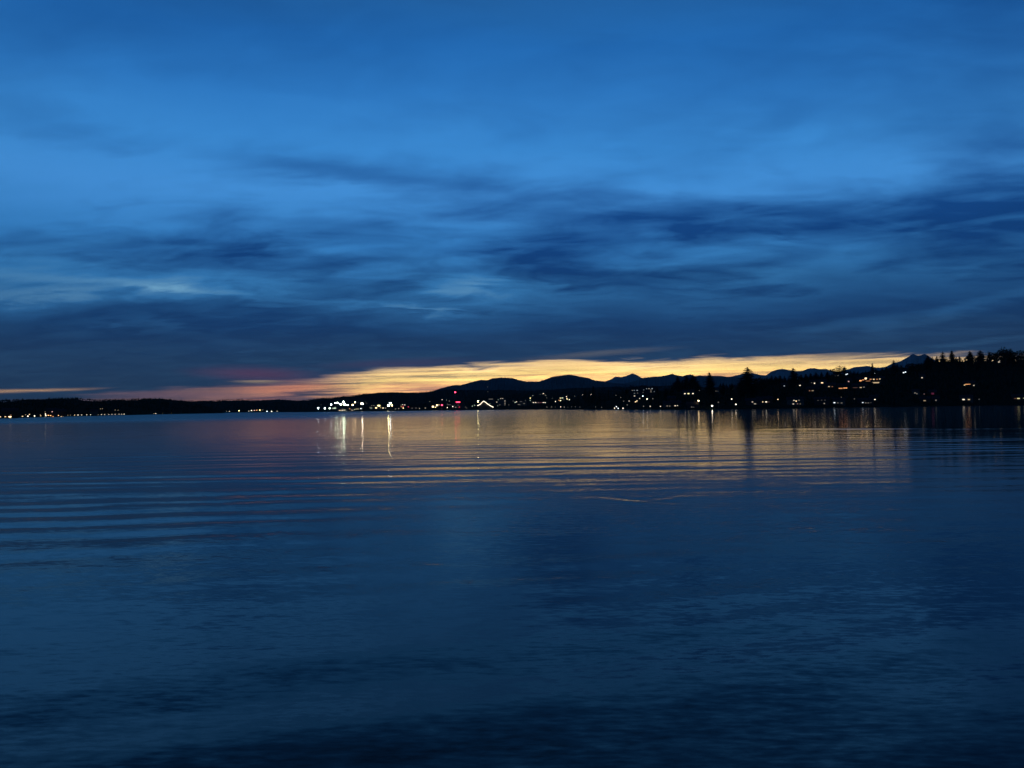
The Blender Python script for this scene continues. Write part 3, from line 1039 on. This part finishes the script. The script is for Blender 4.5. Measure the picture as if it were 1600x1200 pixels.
house(147, 651.6, L_left, 10, 5, [(146.8, 650.8, 2.4, 1.6, 'warm', 50)], 'wall_c', 'shore house with one warm window in the even lamp row')
lamps([(157, 638.8, 'd'), (160, 638.6, 'd'), (180, 640.7, 'd'), (184.5, 641, 'd')], L_left, 'high on the dark left hillside', 'faint lamps up the left hillside', 1.3, 1.0)
KF = {'w': ('white', 9, 1.9, 'small white'), 'd': ('white', 2.5, 1.7, 'faint'), 'W': ('white', 34, 2.2, 'bright white'), 'y': ('yellow', 34, 2.6, 'bright yellow'), 'o': ('orange', 18, 2.1, 'orange'), 'p': ('pink', 16, 2.0, 'pinkish'), 'c': ('cold', 30, 2.4, 'cold white'), 'g': ('green', 8, 2.4, 'greenish'), 'r': ('red', 14, 2.6, 'red')}
lamps([(240.5, 647.0, 'w'), (243.5, 647.2, 'W'), (254, 647.6, 'd'), (268, 646.3, 'd')], L_left, 'at the quiet right end of the left shore', 'lamps at the end of the left shore', .8, .8, 5)
lamps([(354, 642.6, 'd'), (358.5, 642.8, 'w'), (373.4, 641.7, 'y'), (388.6, 642.4, 'w'), (393, 641.3, 'W'), (397.5, 641.3, 'p'), (401.2, 641, 'o'), (406, 640.8, 'y'), (410.5, 640.6, 'd'), (417.2, 642.7, 'c'), (424.5, 642.7, 'W'), (433, 642.5, 'w')],
      L_hill, 'in the short row between the dark hills', 'lamps of the short row between the hills', 1.25, 1.0, 6, KF)

# shipyard floodlights --------------------------------------------
fl = [(497, 637.7, 'cold', 150, 5.0, 3.2, 'lowest cold floodlight at the left end of the shipyard'),
      (507.7, 637.9, 'cold', 80, 4.4, 2.8, 'low cold floodlight, second from the left end of the shipyard'),
      (515.2, 638.1, 'green', 40, 5.0, 2.6, 'low greenish floodlight beside the green lit shed'),
      (517.6, 632, 'cold', 100, 4.8, 3.2, 'cold floodlight just left of the widest floodlight pair'),
      (524.2, 630.0, 'green', 150, 3.6, 3.4, 'left mast of the touching pair of big floodlights'),
      (527.3, 629.6, 'green', 190, 4.4, 4.2, 'right mast of the touching pair of big floodlights'),
      (532.2, 631.8, 'white', 190, 6.2, 4.4, 'big white floodlight between the pair and the highest one'),
      (536.6, 628.4, 'green', 180, 5.2, 4.0, 'highest floodlight of the shipyard'),
      (538.9, 632, 'green', 130, 7.0, 3.2, 'wide floodlight just below the highest one'),
      (543.2, 632.9, 'yellow', 60, 4.2, 3.0, 'yellow floodlight right of the wide floodlight'),
      (551, 632.8, 'warm', 60, 4.0, 3.0, 'warm floodlight below the high orange one'),
      (555, 628.7, 'warm', 70, 4.0, 3.4, 'high orange floodlight right of the shipyard cluster'),
      (566, 630.8, 'white', 150, 6.4, 3.4, 'lone cold floodlight right of the shipyard cluster'),
      (607, 633.3, 'yellow', 180, 5.8, 4.8, 'strong floodlight with the longest yellow reflection'),
      (610, 629.8, 'cold', 70, 5.0, 4.0, 'upper floodlight leaning over the strong yellow one'),
      (612.8, 633.5, 'warm', 40, 3.8, 3.4, 'warm floodlight just right of the strong yellow one')]
for (x, y, c, s, w, hh, lb) in fl:
    flood_mast(x, y, L_town, c, s, w, hh, min(24, max(6, (641.5 - y) * 1.65)), lb)
lamps([(501.5, 632.4, 'd'), (546, 638.6, 'o'), (564, 638.3, 'c'), (554, 639.8, 'g'), (559.5, 629, 'd'), (571.5, 628.6, 'd'), (573, 630.6, 'd'), (549, 640.6, 'w'), (551, 641, 'w'), (581, 633.6, 'w'), (584.3, 633.6, 'w'), (589, 631.9, 'y'), (606.5, 628, 'd'), (598.5, 637.5, 'W'), (602.5, 637.6, 'w')],
      L_town, 'among the shipyard floodlights', 'small lamps of the shipyard', .9, .8, 8, KF)
house(522.5, 641.4, L_town, 14, 8, [(520.5, 638, 2.4, 1.6, 'green', 5), (523.5, 637.6, 3, 2.2, 'green', 7)], 'concrete', 'low shed lit green under the big floodlights', 'shipyard sheds', 'shed', 'flat', 'building', 14)
house(534, 642.2, L_town, 30, 4, [(531, 641.2, 2.6, .8, 'warm', 14), (535, 641, 2.6, .8, 'white', 16), (538.2, 640.7, 2, .9, 'white', 12)], 'concrete', 'long quayside shed with three warm lit openings', 'shipyard sheds', 'shed', 'flat', 'building', 14)
house(558, 641, L_town, 14, 7, [(556.8, 639, 1.4, 1.4, 'yellow', 5), (559.3, 639, 1.4, 1.4, 'yellow', 5)], 'concrete', 'small shed with two yellow windows side by side', 'shipyard sheds', 'shed', 'flat', 'building', 12)
house(581, 640.6, L_town, 12, 9, [(580, 637.6, 3.4, 2, 'green', 1.6), (578, 636.5, 1.2, 1, 'warm', 2)], 'concrete', 'dim greenish shed left of the yellow lit hall', 'shipyard sheds', 'shed', 'flat', 'building', 12)
house(592, 640.6, L_town, 18, 15, [(592, 633.8, 4.4, 2.2, 'yellow', 26), (587.8, 637.3, 3.2, 1.8, 'warm', 22), (594.5, 637, 2, 1.2, 'warm', 5)], 'concrete', 'hall lit bright yellow between the two floodlight groups', 'shipyard sheds', 'shed', 'flat', 'building', 16)

# town waterfront -------------------------------------------------
lamps([(618, 639, 'w'), (623, 638.5, 'w'), (626.5, 633, 'w'), (629, 632.2, 'W'), (632.5, 632.6, 'W'), (630, 637.6, 'y'), (630, 635, 'r'), (627, 635.6, 'o'), (638, 635.7, 'r'), (655.5, 638, 'w'), (664.5, 637.6, 'w'), (671.3, 627.2, 'w'), (690.8, 624.6, 'W'), (697.5, 625.2, 'g'), (702, 626.6, 'w'), (699, 631.2, 'd'),
       (699, 637, 'W'), (707.5, 635.3, 'W'), (712, 636.2, 'w'), (717.5, 636, 'r'), (727, 636, 'd'), (729, 637.5, 'd'), (738, 634.6, 'g'), (741.5, 633.2, 'g'), (762, 612.2, 'd'), (762, 604.5, 'd')],
      L_town, 'in town left of the swooping roof', 'lamps in the town left of the swooping roof', .85, .8, 8, KF)
house(681, 639.2, L_town, 22, 12, [(676.5, 635.4, 3.2, 2.6, 'warm', 30), (680.3, 636.3, 2, 1.6, 'yellow', 14), (682.6, 633.3, 2.2, 2.4, 'warm', 40), (685.6, 632.6, 2.4, 1.2, 'warm', 9)], 'wall_b', 'waterfront building with four warm windows left of the red lamp', None, 'building', 'flat', 'building', 14)
flood_mast(690.5, 633, L_town, 'red', 16, 5.6, 4.2, 12, 'large pinkish red light on the waterfront left of the tower', 'red lights of the town')
house(647, 640, L_town, 20, 7, [(644, 637.8, 2, .8, 'white', 1.5), (650, 637.6, 3, .8, 'white', 1.2)], 'wall_a', 'low building with faint strip windows right of the floodlights', None, 'building', 'flat', 'building', 12)
house(716, 639, L_town, 34, 16, [(701.5, 632.4, 7, .7, 'white', .8), (708, 634, 6, .6, 'white', .8), (716, 633, 4, .6, 'white', .6)], 'concrete', 'long pale dock building with faint strip windows below the red light bar', None, 'building', 'flat', 'building', 18)


def tower():
    p, h = L_town.at(711.2, 613, 44)
    o = empty('lattice_tower', tuple(p), face(p))
    a, b = 3.6, 1.2
    mb = MB()
    for sx, sy in ((-1, -1), (1, -1), (1, 1), (-1, 1)):
        mb.tube((sx * a, sy * a, 0), (sx * b, sy * b, h - 1), .28, .18, 5)
    mb.build('leg_frame', M['metal'], o)
    br = MB()
    n = 9
    for i in range(n):
        t0, t1 = i / n, (i + 1) / n
        for sx, sy, ex, ey in ((-1, -1, 1, -1), (1, -1, 1, 1), (1, 1, -1, 1), (-1, 1, -1, -1)):
            w0, w1 = a + (b - a) * t0, a + (b - a) * t1
            br.tube((sx * w0, sy * w0, (h - 1) * t0), (ex * w1, ey * w1, (h - 1) * t1), .11, .11, 4)
            br.tube((sx * w1, sy * w1, (h - 1) * t1), (ex * w1, ey * w1, (h - 1) * t1), .11, .11, 4)
    br.build('bracing', M['metal'], o)
    MB().box(-1.8, 1.8, -1.8, 1.8, h - 1, h - .7).build('platform', M['metal'], o)
    MB().ball((0, 0, h), 2.1, .8).build('beacon', glow('red', 11), o)
    tag(o, 'tall lattice tower topped by a red beacon above the town', 'tower')
    p, h = L_town.at(715.6, 628.3, 24)
    o = empty('lit_sign', tuple(p), face(p))
    MB().tube((-3, .5, 0), (-3, .5, h), .25, .2).tube((3, .5, 0), (3, .5, h), .25, .2).build('post', M['metal'], o)
    MB().box(-5.2, 5.2, .1, .5, h - 1.4, h + 1.4).build('backing', M['metal'], o)
    MB().box(-5, 5, -.2, .098, h - 1.1, h + 1.1).build('light_panel', glow('red', 7), o)
    tag(o, 'wide red light bar just below the red tower beacon', 'sign')


tower()


def swoop():
    """pavilion with a swooping peaked roof, its edge lit white"""
    pts = [(746, 633.6), (748.5, 632.6), (751, 631), (753.2, 628.6), (755.4, 626.4), (757.2, 627.2), (759.4, 628.8), (761.6, 630.6), (764, 632.2), (766.4, 633.8), (768.8, 635.2), (771, 635.9)]
    p, _ = L_town.at(757, 639)
    d = math.hypot(p[0], p[1])
    mpp = d / FPX
    o = empty('pavilion', tuple(p), face(p))
    prof = []
    for (x, y) in pts:
        v = ray(x, y)
        prof.append(((x - 757) * mpp, CAM_H + d * v[2] / math.hypot(v[0], v[1]) - p[2]))
    th = .7
    MB().prism(prof + [(x, z - th) for x, z in reversed(prof)], 0, 20).build('roof', M['roof'], o)
    w = MB()
    w.prism([(prof[1][0], -2)] + [(x, z - th - .01) for x, z in prof[1:-1]] + [(prof[-2][0], -2)], 1.2, 19)
    w.build('wall', M['concrete'], o)
    h = .72
    MB().prism([(x, z + .25) for x, z in prof] + [(x, z + .25 - 2 * h) for x, z in reversed(prof)], -.5, -.01).build('light_strip', glow('white', 3.0), o)
    tag(o, 'pavilion with a swooping peaked roof edged in white light', 'building')


swoop()
flood_mast(746.8, 627.2, L_town, 'yellow', 60, 4.4, 3.6, 16, 'bright square floodlight just left of the lit swooping roof', 'town floodlights')
house(767, 632, L_town, 22, 14, [(767, 623.6, 8, .8, 'white', 1.4), (765, 630.6, 4, .8, 'green', 1.2)], 'concrete', 'pale block with a faint light strip behind the swooping roof', 'blocks in the middle of the town', 'building', 'flat', 'building', 14)
house(784, 634, L_town, 22, 20, [(782.5, 622.6, 2, 1, 'white', 6), (785.4, 622.6, 2.2, 1, 'white', 6), (778.6, 624.6, 1.4, .8, 'green', 3), (789, 626.5, 1.8, 1, 'white', 6), (789, 629.9, 1.8, 1, 'white', 4), (776.3, 628.2, 1.8, 1.2, 'white', 6), (777.6, 634, 1.2, .8, 'green', 3), (781, 632.5, 1.6, .8, 'white', 2), (789, 632.6, 1.8, .8, 'white', 2.5)], 'wall_c',
      'block with scattered lit windows just right of the swooping roof', 'blocks in the middle of the town', 'building', 'flat', 'building', 16)
house(806, 633.6, L_town, 18, 11, [(805, 628.8, 2, 1, 'green', 7), (807, 627.8, 2, 1, 'white', 9), (810, 632, 2, .8, 'white', 2), (802, 626.6, 2, .6, 'white', 1)], 'wall_a', 'block with a slanting bright window pair in mid town', 'blocks in the middle of the town', 'building', 'flat', 'building', 14)
house(817, 634, L_town, 20, 13, [(814, 627.5, 4, .7, 'white', 1), (819, 630.6, 2.4, .8, 'white', 2), (812, 632.2, 3, .7, 'white', 1.5)], 'wall_c', 'block with three faint window strips in mid town', 'blocks in the middle of the town', 'building', 'flat', 'building', 14)
lamps([(795, 632.6, 'd'), (821, 625.6, 'd'), (828.6, 622, 'y'), (828.6, 625.6, 'g'), (832.5, 618, 'w'), (844, 616.2, 'd'), (849, 615, 'W'), (852.5, 617.5, 'w'), (863, 622.3, 'd'), (854, 621.5, 'd')], L_town, 'on the slope right of the swooping roof', 'lamps on the slope right of the swooping roof', .9, .9, 8, KF)
for i, (x, c, s) in enumerate([(833.5, 'white', 30), (837, 'white', 26), (841.4, 'pink', 6), (845, 'red', 3), (848.8, 'white', 32), (852, 'white', 28)]):
    street_lamp(x, 629, L_town, c, s * .7, 2.0, 9, '%s street lamp, %s from the left in the level row of six' % ({'white': 'white', 'pink': 'dim pink', 'red': 'dim red'}[c], ORD[i]), 'level row of six lamps')
house(877.5, 625.4, L_town, 16, 9, [(876, 622, 3, 1.6, 'yellow', 7), (879, 621.8, 2.4, 1.6, 'green', 6)], 'wall_b', 'hillside building with a yellow green lit front', None, 'building', 'gable', 'building', 10)
lamps([(868, 627.2, 'W'), (876, 626, 'y'), (877.3, 629.5, 'W'), (873.5, 625.4, 'o'), (885, 619.8, 'W'), (886, 623.4, 'y'), (889.5, 624.6, 'W'), (886, 617.6, 'd'), (881, 624.6, 'd'), (898, 619, 'd'), (907.5, 625.4, 'w'), (910, 626.5, 'W'), (910.3, 616.8, 'w'), (915, 611.4, 'd'), (923.5, 616.5, 'W'), (926.5, 618.3, 'w'), (932.3, 621.5, 'w'), (936, 619, 'd'),
       (940.7, 620.8, 'w'), (946.3, 624.7, 'p'), (955, 629.4, 'W'), (960, 628.8, 'd')], L_town, 'descending the dark slope in mid picture', 'lamps on the dark slope in mid picture', .95, .9, 8, KF)
lamps([(854.5, 636, 'w'), (862, 635.8, 'w'), (867.5, 636, 'd'), (876, 635.6, 'W'), (881.5, 636, 'w'), (887.5, 636, 'd'), (893, 635.6, 'd'), (899, 635.6, 'd'), (906, 636, 'd'), (930.5, 635.8, 'd'), (940, 636.6, 'd'), (960.2, 637.8, 'W'), (963.2, 635.4, 'c'), (966, 638, 'c'), (973.5, 637.8, 'W')],
      L_bluff, 'low at the waterline in mid picture', 'lamps low at the waterline in mid picture', .55, .8, 5, KF)
lamps([(962.5, 617.6, 'd'), (970, 621, 'd'), (974.5, 626.8, 'd'), (983, 626.6, 'w'), (980, 632.6, 'd'), (1004.5, 618.9, 'c'), (995, 622.2, 'W'), (999.5, 622.5, 'w'), (1011, 623.4, 'W'), (1020, 623, 'd'), (1005.5, 634.8, 'd'), (1016, 634.8, 'w'), (1032, 634.9, 'w')],
      L_bluff, 'below the apartment windows right of mid picture', 'lamps below the apartment block', .7, .9, 6, KF)
house(1006, 621, L_bluff, 46, 17, [(988.5, 610, 1.4, 1.2, 'white', 2.2), (991.5, 610, 1.4, 1.2, 'cold', 2.6), (996, 609.9, 2.2, 1.2, 'cold', 3), (991.8, 614.6, 1.6, 1.2, 'cold', 1.6), (996.6, 614.2, 1.6, 1.2, 'white', 1), (991.8, 618.6, 2.2, 1.4, 'white', 6), (1006, 609.2, 1.4, 1.2, 'cold', 1.4), (1010.4, 607.3, 1.2, 1.2, 'cold', 3), (1014, 607.3, 2, 1.2, 'white', 3), (1018.8, 607.2, 1.6, 1.4, 'cold', 4), (1017, 609.4, 1.6, 1.2, 'white', 2.4), (1017, 612.2, 1.6, 1.4, 'white', 2), (1022, 611.8, 1.4, 1.2, 'cold', 1.2), (1005, 613.2, 1.4, 1.2, 'white', .8)],
      'wall_a', 'apartment block with three rows of small lit windows', None, 'apartment_building', 'flat', 'building', 16)
house(994, 629.6, L_bluff, 10, 5.5, [(993, 627.8, 1.8, 1.4, 'warm', 16), (995.2, 626.4, 1.8, 1.4, 'warm', 16)], 'wall_b', 'small house with a slanting bright window under the apartment block')

# houses on the right bluff ---------------------------------------
GB = None
B = L_bluff
house(1049.5, 629.6, B, 11, 6, [(1049.5, 626.8, 2.4, 1.8, 'warm', 40)], 'wall_b', 'house with one bright warm window left of the fir group')
house(1045, 636, B, 13, 4, [(1042.5, 634.3, 1.6, 1, 'white', 4), (1046.5, 634.4, 1.6, 1, 'white', 3)], 'wall_c', 'low waterfront house with two small windows left of the fir group')
house(1056, 635.8, B, 12, 4.5, [(1055, 634, 2.2, 1.1, 'white', 12), (1058.5, 633.7, 1.6, 1, 'white', 9)], 'wall_a', 'waterfront house with a joined bright window pair under the fir group')
house(1076, 618, B, 18, 6, [(1070.4, 615.1, 2, 1.5, 'white', 14), (1075.8, 615, 2.8, 1.7, 'yellow', 14), (1082.5, 614.9, 2.2, 1.5, 'white', 14)], 'wall_c', 'house with three level lit windows below the fir group')
house(1082, 637.5, B, 12, 4, [(1080.8, 636, 2, 1, 'white', 2), (1083.8, 636.2, 1.6, .8, 'white', 1.2)], 'wall_a', 'faintly lit boathouse at the waterline under the fir group')
street_lamp(1091.5, 626.3, B, 'warm', 60, 1.7, 7, 'bright warm lamp with long golden reflection under the fir group', 'lamps on the right shore')
street_lamp(1112.7, 634.2, B, 'white', 70, 1.7, 5, 'bright lamp at the waterline right of the fir group', 'lamps on the right shore')
street_lamp(1092.7, 610.2, B, 'white', 1.2, 1.2, 6, 'faint upper lamp beside the fir group', 'lamps on the right shore')
house(1119, 613.4, B, 13, 5, [(1118, 611, 4, 1.1, 'white', .9), (1121.5, 611.3, 1.5, .8, 'white', .6)], 'wall_c', 'pale house with a faint wide window right of the narrow conifer')
house(1129.5, 613.4, B, 10, 5, [(1129.5, 611, 2, 1, 'white', .8)], 'wall_a', 'house with one faint window before the tallest conifer')
house(1145, 610.8, B, 11, 5.5, [(1145.5, 608, 2.6, 1.8, 'white', 10), (1142, 608.8, 1, 1, 'white', 3)], 'wall_b', 'house with one white window left of the tallest conifer')
street_lamp(1143.2, 623.6, B, 'white', 26, 1.3, 6, 'white lamp on the slope left below the tallest conifer', 'lamps on the right shore')
street_lamp(1149.8, 631.8, B, 'white', 26, 1.4, 5, 'white lamp at the waterline left of the tallest conifer', 'lamps on the right shore')
street_lamp(1166, 604, B, 'white', 3, 1.1, 7, 'small lamp shining at the tallest conifer', 'lamps on the right shore')
street_lamp(1181, 596, B, 'pink', 1.5, 1.1, 8, 'faint pinkish lamp right of the tallest conifer', 'lamps on the right shore')
hs = [
    (1178, 633, 18, 5, [(1176, 628, 2.4, 1.4, 'white', 5), (1179.6, 631, 3.6, 1.1, 'white', 4)], 'wall_a', 'waterfront house with two stacked window strips below the tallest conifer'),
    (1194.5, 630.6, 18, 5.5, [(1191.6, 628, 2.6, 1.4, 'warm', 12), (1197, 628, 2.8, 1.4, 'white', 14), (1191, 625.3, 2, .8, 'orange', 1), (1201, 628, 2, .9, 'orange', .8)], 'wall_b', 'house with a bright pair of windows right of the stacked strips'),
    (1243, 633, 18, 6.5, [(1241, 625.6, 1.8, 1.2, 'white', 8), (1244, 626.6, 2, 1.4, 'warm', 16), (1248, 625.3, 1.6, 1, 'white', 3), (1240, 631.2, 2.6, 1.4, 'white', 5), (1245.8, 631, 1.8, 1, 'pink', 2.5), (1249.6, 631.1, 1.8, 1, 'warm', 2)], 'wall_c', 'two storey waterfront house with lit windows on both floors'),
    (1284, 632.6, 16, 6, [(1279, 625.6, 1.6, .8, 'white', 1), (1284, 625.2, 2, .7, 'white', .8), (1288.5, 625.2, 1, .9, 'white', 1.2), (1287.5, 630.4, 2.2, 1.4, 'white', 2.4)], 'wall_a', 'dim house with one lower white window near the water'),
    (1308, 631.4, 17, 4.5, [(1304.4, 629.2, 2.6, 1.5, 'cold', 12), (1309, 629.5, 2.2, .8, 'white', 2), (1314, 629.7, 2.6, .9, 'white', 2)], 'wall_c', 'waterfront house with one cold window and two dim ones'),
    (1352.5, 631.2, 17, 4.5, [(1348.8, 629, 2.2, 1.3, 'cold', 8), (1352.8, 629.5, 1.6, 1, 'white', 2.5), (1356, 629.5, 1.6, 1, 'white', 2.5), (1359.5, 629, 1, .8, 'white', 1)], 'wall_a', 'waterfront house with a row of small cold windows'),
    (1365.7, 626.4, 9, 4.5, [(1364.8, 624.6, 2.2, 1.2, 'white', 16), (1367, 624.2, 2, 1.1, 'white', 16)], 'wall_b', 'small house with one bright wide window above the row of cold windows'),
    (1226, 606, 10, 5, [(1225.5, 603, 1.8, 1.6, 'cold', 3)], 'wall_a', 'house with one cold window left of the slim conifer'),
    (1249, 605, 12, 5.5, [(1249.8, 602, 2.2, 1.8, 'white', 11), (1245, 602.6, 2, .7, 'white', .7)], 'wall_b', 'house with one bright window right of the slim conifer'),
    (1271.5, 601.4, 12, 5, [(1272.6, 598.9, 2, 1.8, 'white', 10), (1268.6, 598, 1.2, 1, 'white', 1.2)], 'wall_a', 'hillside house with a small white window, left of a warmer one'),
    (1285, 601, 11, 5, [(1284.6, 598.2, 3.4, 1.6, 'warm', 13)], 'wall_c', 'hillside house with one wide warm window on the upper slope'),
    (1276, 608, 8, 4, [(1276, 606, 1.4, 1.4, 'white', 1.6)], 'wall_a', 'small house with a single dim window on the middle slope'),
    (1268, 613, 13, 5, [(1265.4, 610.5, 2, 1.6, 'orange', 2), (1269.6, 610.4, 3.4, 1.6, 'warm', 2)], 'wall_b', 'house with a soft orange lit window pair on the middle slope'),
    (1297, 606.6, 13, 5, [(1295.5, 604, 2.8, 1.5, 'warm', 4), (1300, 604.1, 2, 1.2, 'orange', 2)], 'wall_a', 'house with two warm windows left of the long orange strip'),
    (1317, 609.2, 20, 6, [(1314, 606.8, 6, 1.5, 'orange', 6), (1320.2, 606.3, 6, 1.5, 'orange', 9)], 'wall_b', 'house with one long glowing orange window strip'),
    (1341, 608.4, 21, 5.5, [(1337, 605.7, 7, .9, 'orange', .7), (1344.4, 605.5, 3.2, 1.5, 'warm', 4), (1348.6, 604.9, 2, 1.4, 'white', 1.6)], 'wall_a', 'house with a dim strip and warm windows right of the orange strip'),
    (1360, 600.4, 38, 8.4, [(1347.2, 594.8, 3.6, 1.7, 'orange', 12), (1350.6, 593.6, 2.6, 1.2, 'orange', 8), (1354.1, 591.4, 3.0, 2.4, 'warm', 22), (1360.4, 592.6, 3, 1.4, 'orange', 5), (1364.6, 592.7, 2.4, 1.7, 'warm', 7), (1368.8, 592.7, 2, 1.5, 'orange', 4), (1372.4, 592.2, 2.4, 1.5, 'warm', 5), (1357, 595.3, 7, .8, 'orange', 3.5)], 'wall_b', 'big hillside house glowing orange across its whole upper floor'),
    (1369, 600.6, 12, 4.0, [(1368.6, 597.9, 11.5, 1.8, 'warm', 4.5)], 'wall_c', 'low terrace front with a long warm strip below the glowing orange house'),
    (1326, 598.4, 8, 4.5, [(1326, 596, 2.2, 1.8, 'pink', 4)], 'wall_a', 'house with one pinkish window under the flat topped tree'),
    (1308.6, 588.8, 9, 4, [(1308.6, 586.6, 2, 1.3, 'white', 4), (1305.8, 587.2, 1, .9, 'white', 1)], 'wall_c', 'small house with a pale window under the flat topped tree'),
    (1323, 587, 8, 4, [(1322.2, 585.1, 1.8, 1.4, 'cold', 10), (1323.8, 584.4, 1.8, 1.3, 'cold', 10)], 'wall_a', 'small brow house with a cold slanting window right of the flat topped tree'),
    (1413, 584.4, 9, 4.5, [(1412.2, 582.2, 2.2, 1.5, 'cold', 14), (1414.4, 581.3, 2, 1.4, 'cold', 14)], 'wall_b', 'house with one bright slanting window below the twin peak'),
    (1441, 592.6, 8, 4.5, [(1440.8, 590.2, 2, 1.5, 'white', 6)], 'wall_a', 'house with one white window beneath the round leafy tree'),
    (1431, 616.6, 9, 4.5, [(1430, 614, 2, 1.7, 'white', 1.6), (1432.4, 615.1, 1.4, 1.5, 'white', 1.5)], 'wall_c', 'dim house with a window pair in the dark middle of the bluff'),
    (1445, 628, 12, 4, [(1444.8, 626, 3.4, 1.5, 'warm', 2.4)], 'wall_b', 'waterfront house with a soft wide window in the dark stretch'),
    (1462.5, 627.4, 8, 4, [(1462.5, 625.4, 1.8, 1.8, 'white', 1.5)], 'wall_a', 'waterfront house with one faint window right of the soft wide one'),
    (1457.5, 618, 9, 5, [(1457.4, 615, 4, 3, 'red', .55)], 'wall_b', 'house with a dull red lit front in the dark stretch'),
    (1510, 626.4, 15, 5, [(1506.6, 624.2, 3.2, 1.8, 'white', 9), (1513, 624.2, 3, 1.6, 'warm', 5)], 'wall_c', 'waterfront house with two bright windows and twin reflections'),
    (1514, 604, 18, 5.5, [(1512.6, 600.4, 7.5, 1.0, 'orange', 8), (1508.9, 601.9, 2, 1.5, 'warm', 8), (1520, 602.3, 2.4, 1.6, 'white', 3.5)], 'wall_b', 'house with a thin orange strip and small windows on the dark bluff'),
    (1592, 625.4, 16, 5, [(1591.6, 622.6, 3.6, 1.6, 'yellow', 5), (1597.6, 622.2, 1.8, 1.2, 'yellow', 3), (1588, 622.6, 3, .8, 'orange', 1.2)], 'wall_a', 'waterfront house with yellow windows at the right edge'),
    (1511, 565.4, 8, 4, [(1511, 563, 2.8, 1.8, 'warm', 14)], 'wall_c', 'skyline house with a bright window left of the conical conifer'),
    (1550.5, 565.8, 9, 4.4, [(1550.4, 563.5, 3, 1.7, 'warm', 14), (1546.2, 563, 1.2, 1, 'white', 3)], 'wall_b', 'skyline house with a wide bright window under the slim dark conifer'),
    (1562, 567.6, 9, 5, [(1562.6, 563.4, 2, 1.7, 'white', 10), (1561.4, 565.6, 2.4, 1.2, 'white', 7)], 'wall_a', 'skyline house with two stacked windows under the leafy trees'),
    (1595, 563.8, 10, 4.6, [(1593.8, 561.4, 1.6, 1.2, 'white', 3), (1596.8, 561.2, 1.8, 1.2, 'white', 3.5)], 'wall_c', 'skyline house with two small windows at the right edge'),
]
for (x, y, w, h, win, wl, lb) in hs:
    house(x, y, B, w, h, win, wl, lb, 'lit houses of the right bluff', yaw=0.0)
for (x, y, c, s, sz, lb) in [(1215.5, 624, 'warm', 14, 1.3, 'warm lamp standing alone between two waterfront houses'), (1314.5, 621, 'warm', 5, 1.3, 'dim warm lamp below the long orange strip'),
                            (1362.6, 579.6, 'white', 4, 1.3, 'upper of two small lamps by the thin spire conifer'), (1366.5, 583.3, 'cold', 7, 1.3, 'lower of two small lamps by the thin spire conifer'),
                            (1431.5, 579.2, 'white', 3, 1.3, 'small lamp beside the round leafy tree'), (1444, 615.7, 'pink', 1.2, 1.4, 'faint pink lamp beside the dull red house'),
                            (1533, 562.9, 'white', 20, 1.6, 'white lamp at the foot of the dense broad conifer'), (1335, 623.3, 'white', .8, 1.4, 'faint lamp at the waterfront under the dim strip house'),
                            (1122.5, 628.5, 'white', .9, 1.4, 'faint lamp on the slope right of the fir group'), (1530, 623.9, 'white', .8, 1.4, 'faint waterfront lamp right of the twin reflections')]:
    street_lamp(x, y, B, c, s, sz, 6, lb, 'lamps on the right shore')

# the woods grow round the houses and lamps
woods('woods', L_bluff, 3000, 840, 1900, 5, 12, 'dark massed trees covering the right bluff', .06, .93, 21, 0.8, 600, 0.42)
woods('woods', L_town, 1500, 560, 1050, 4, 11, 'dark trees massed among the town lights', .25, 1.0, 22, 0.7, 300)
woods('woods', L_hill, 3600, 240, 1200, 5, 10, 'dark forest covering the long low hill', .1, 1.0, 23, 0.6, 1400)
woods('woods', L_left, 2600, -300, 348, 3, 6, 'dark forest covering the left hill', .08, 1.0, 24, 0.7, 1200)

# pilings standing in the bay
for (x, y, h, lb) in [(706, 642.6, 3.0, 'dark piling in the water below the red tower'), (755.5, 641.2, 2.2, 'dark piling in the water below the lit swooping roof')]:
    v = ray(x, y)
    d = min(1850, CAM_H / max(1e-4, -v[2] / math.hypot(v[0], v[1])))
    a = math.atan2(v[0], v[1])
    o = empty('piling', (math.sin(a) * d, math.cos(a) * d, -1.5))
    MB().tube((-.5, 0, 0), (-.15, 0, h + 1.5), .3, .26, 8).tube((.5, .2, 0), (.15, .1, h + 1.5), .3, .26, 8).tube((0, .8, 0), (0, .3, h + 1.9), .3, .26, 8).build('pile', M['wood'], o)
    MB().tube((0, .15, h + 1.0), (0, .15, h + 1.25), .62, .62, 10).build('band', M['metal'], o)
    tag(o, lb, 'piling')

# ------------------------------------------------------------------ haze
HAZE = 1.6e-5
hz = MB().box(-36500, 36500, -36500, 36500, -6.0, 3200).build('haze', None)
hm = bpy.data.materials.new('haze')
hm.use_nodes = True
hm.node_tree.nodes.clear()
pv = hm.node_tree.nodes.new('ShaderNodeVolumePrincipled')
pv.inputs['Color'].default_value = (0.68, 0.84, 1.0, 1)
pv.inputs['Density'].default_value = HAZE
ho = hm.node_tree.nodes.new('ShaderNodeOutputMaterial')
hm.node_tree.links.new(pv.outputs[0], ho.inputs['Volume'])
hz.data.materials.append(hm)
tag(hz, 'thin evening haze over the bay', kind='stuff')
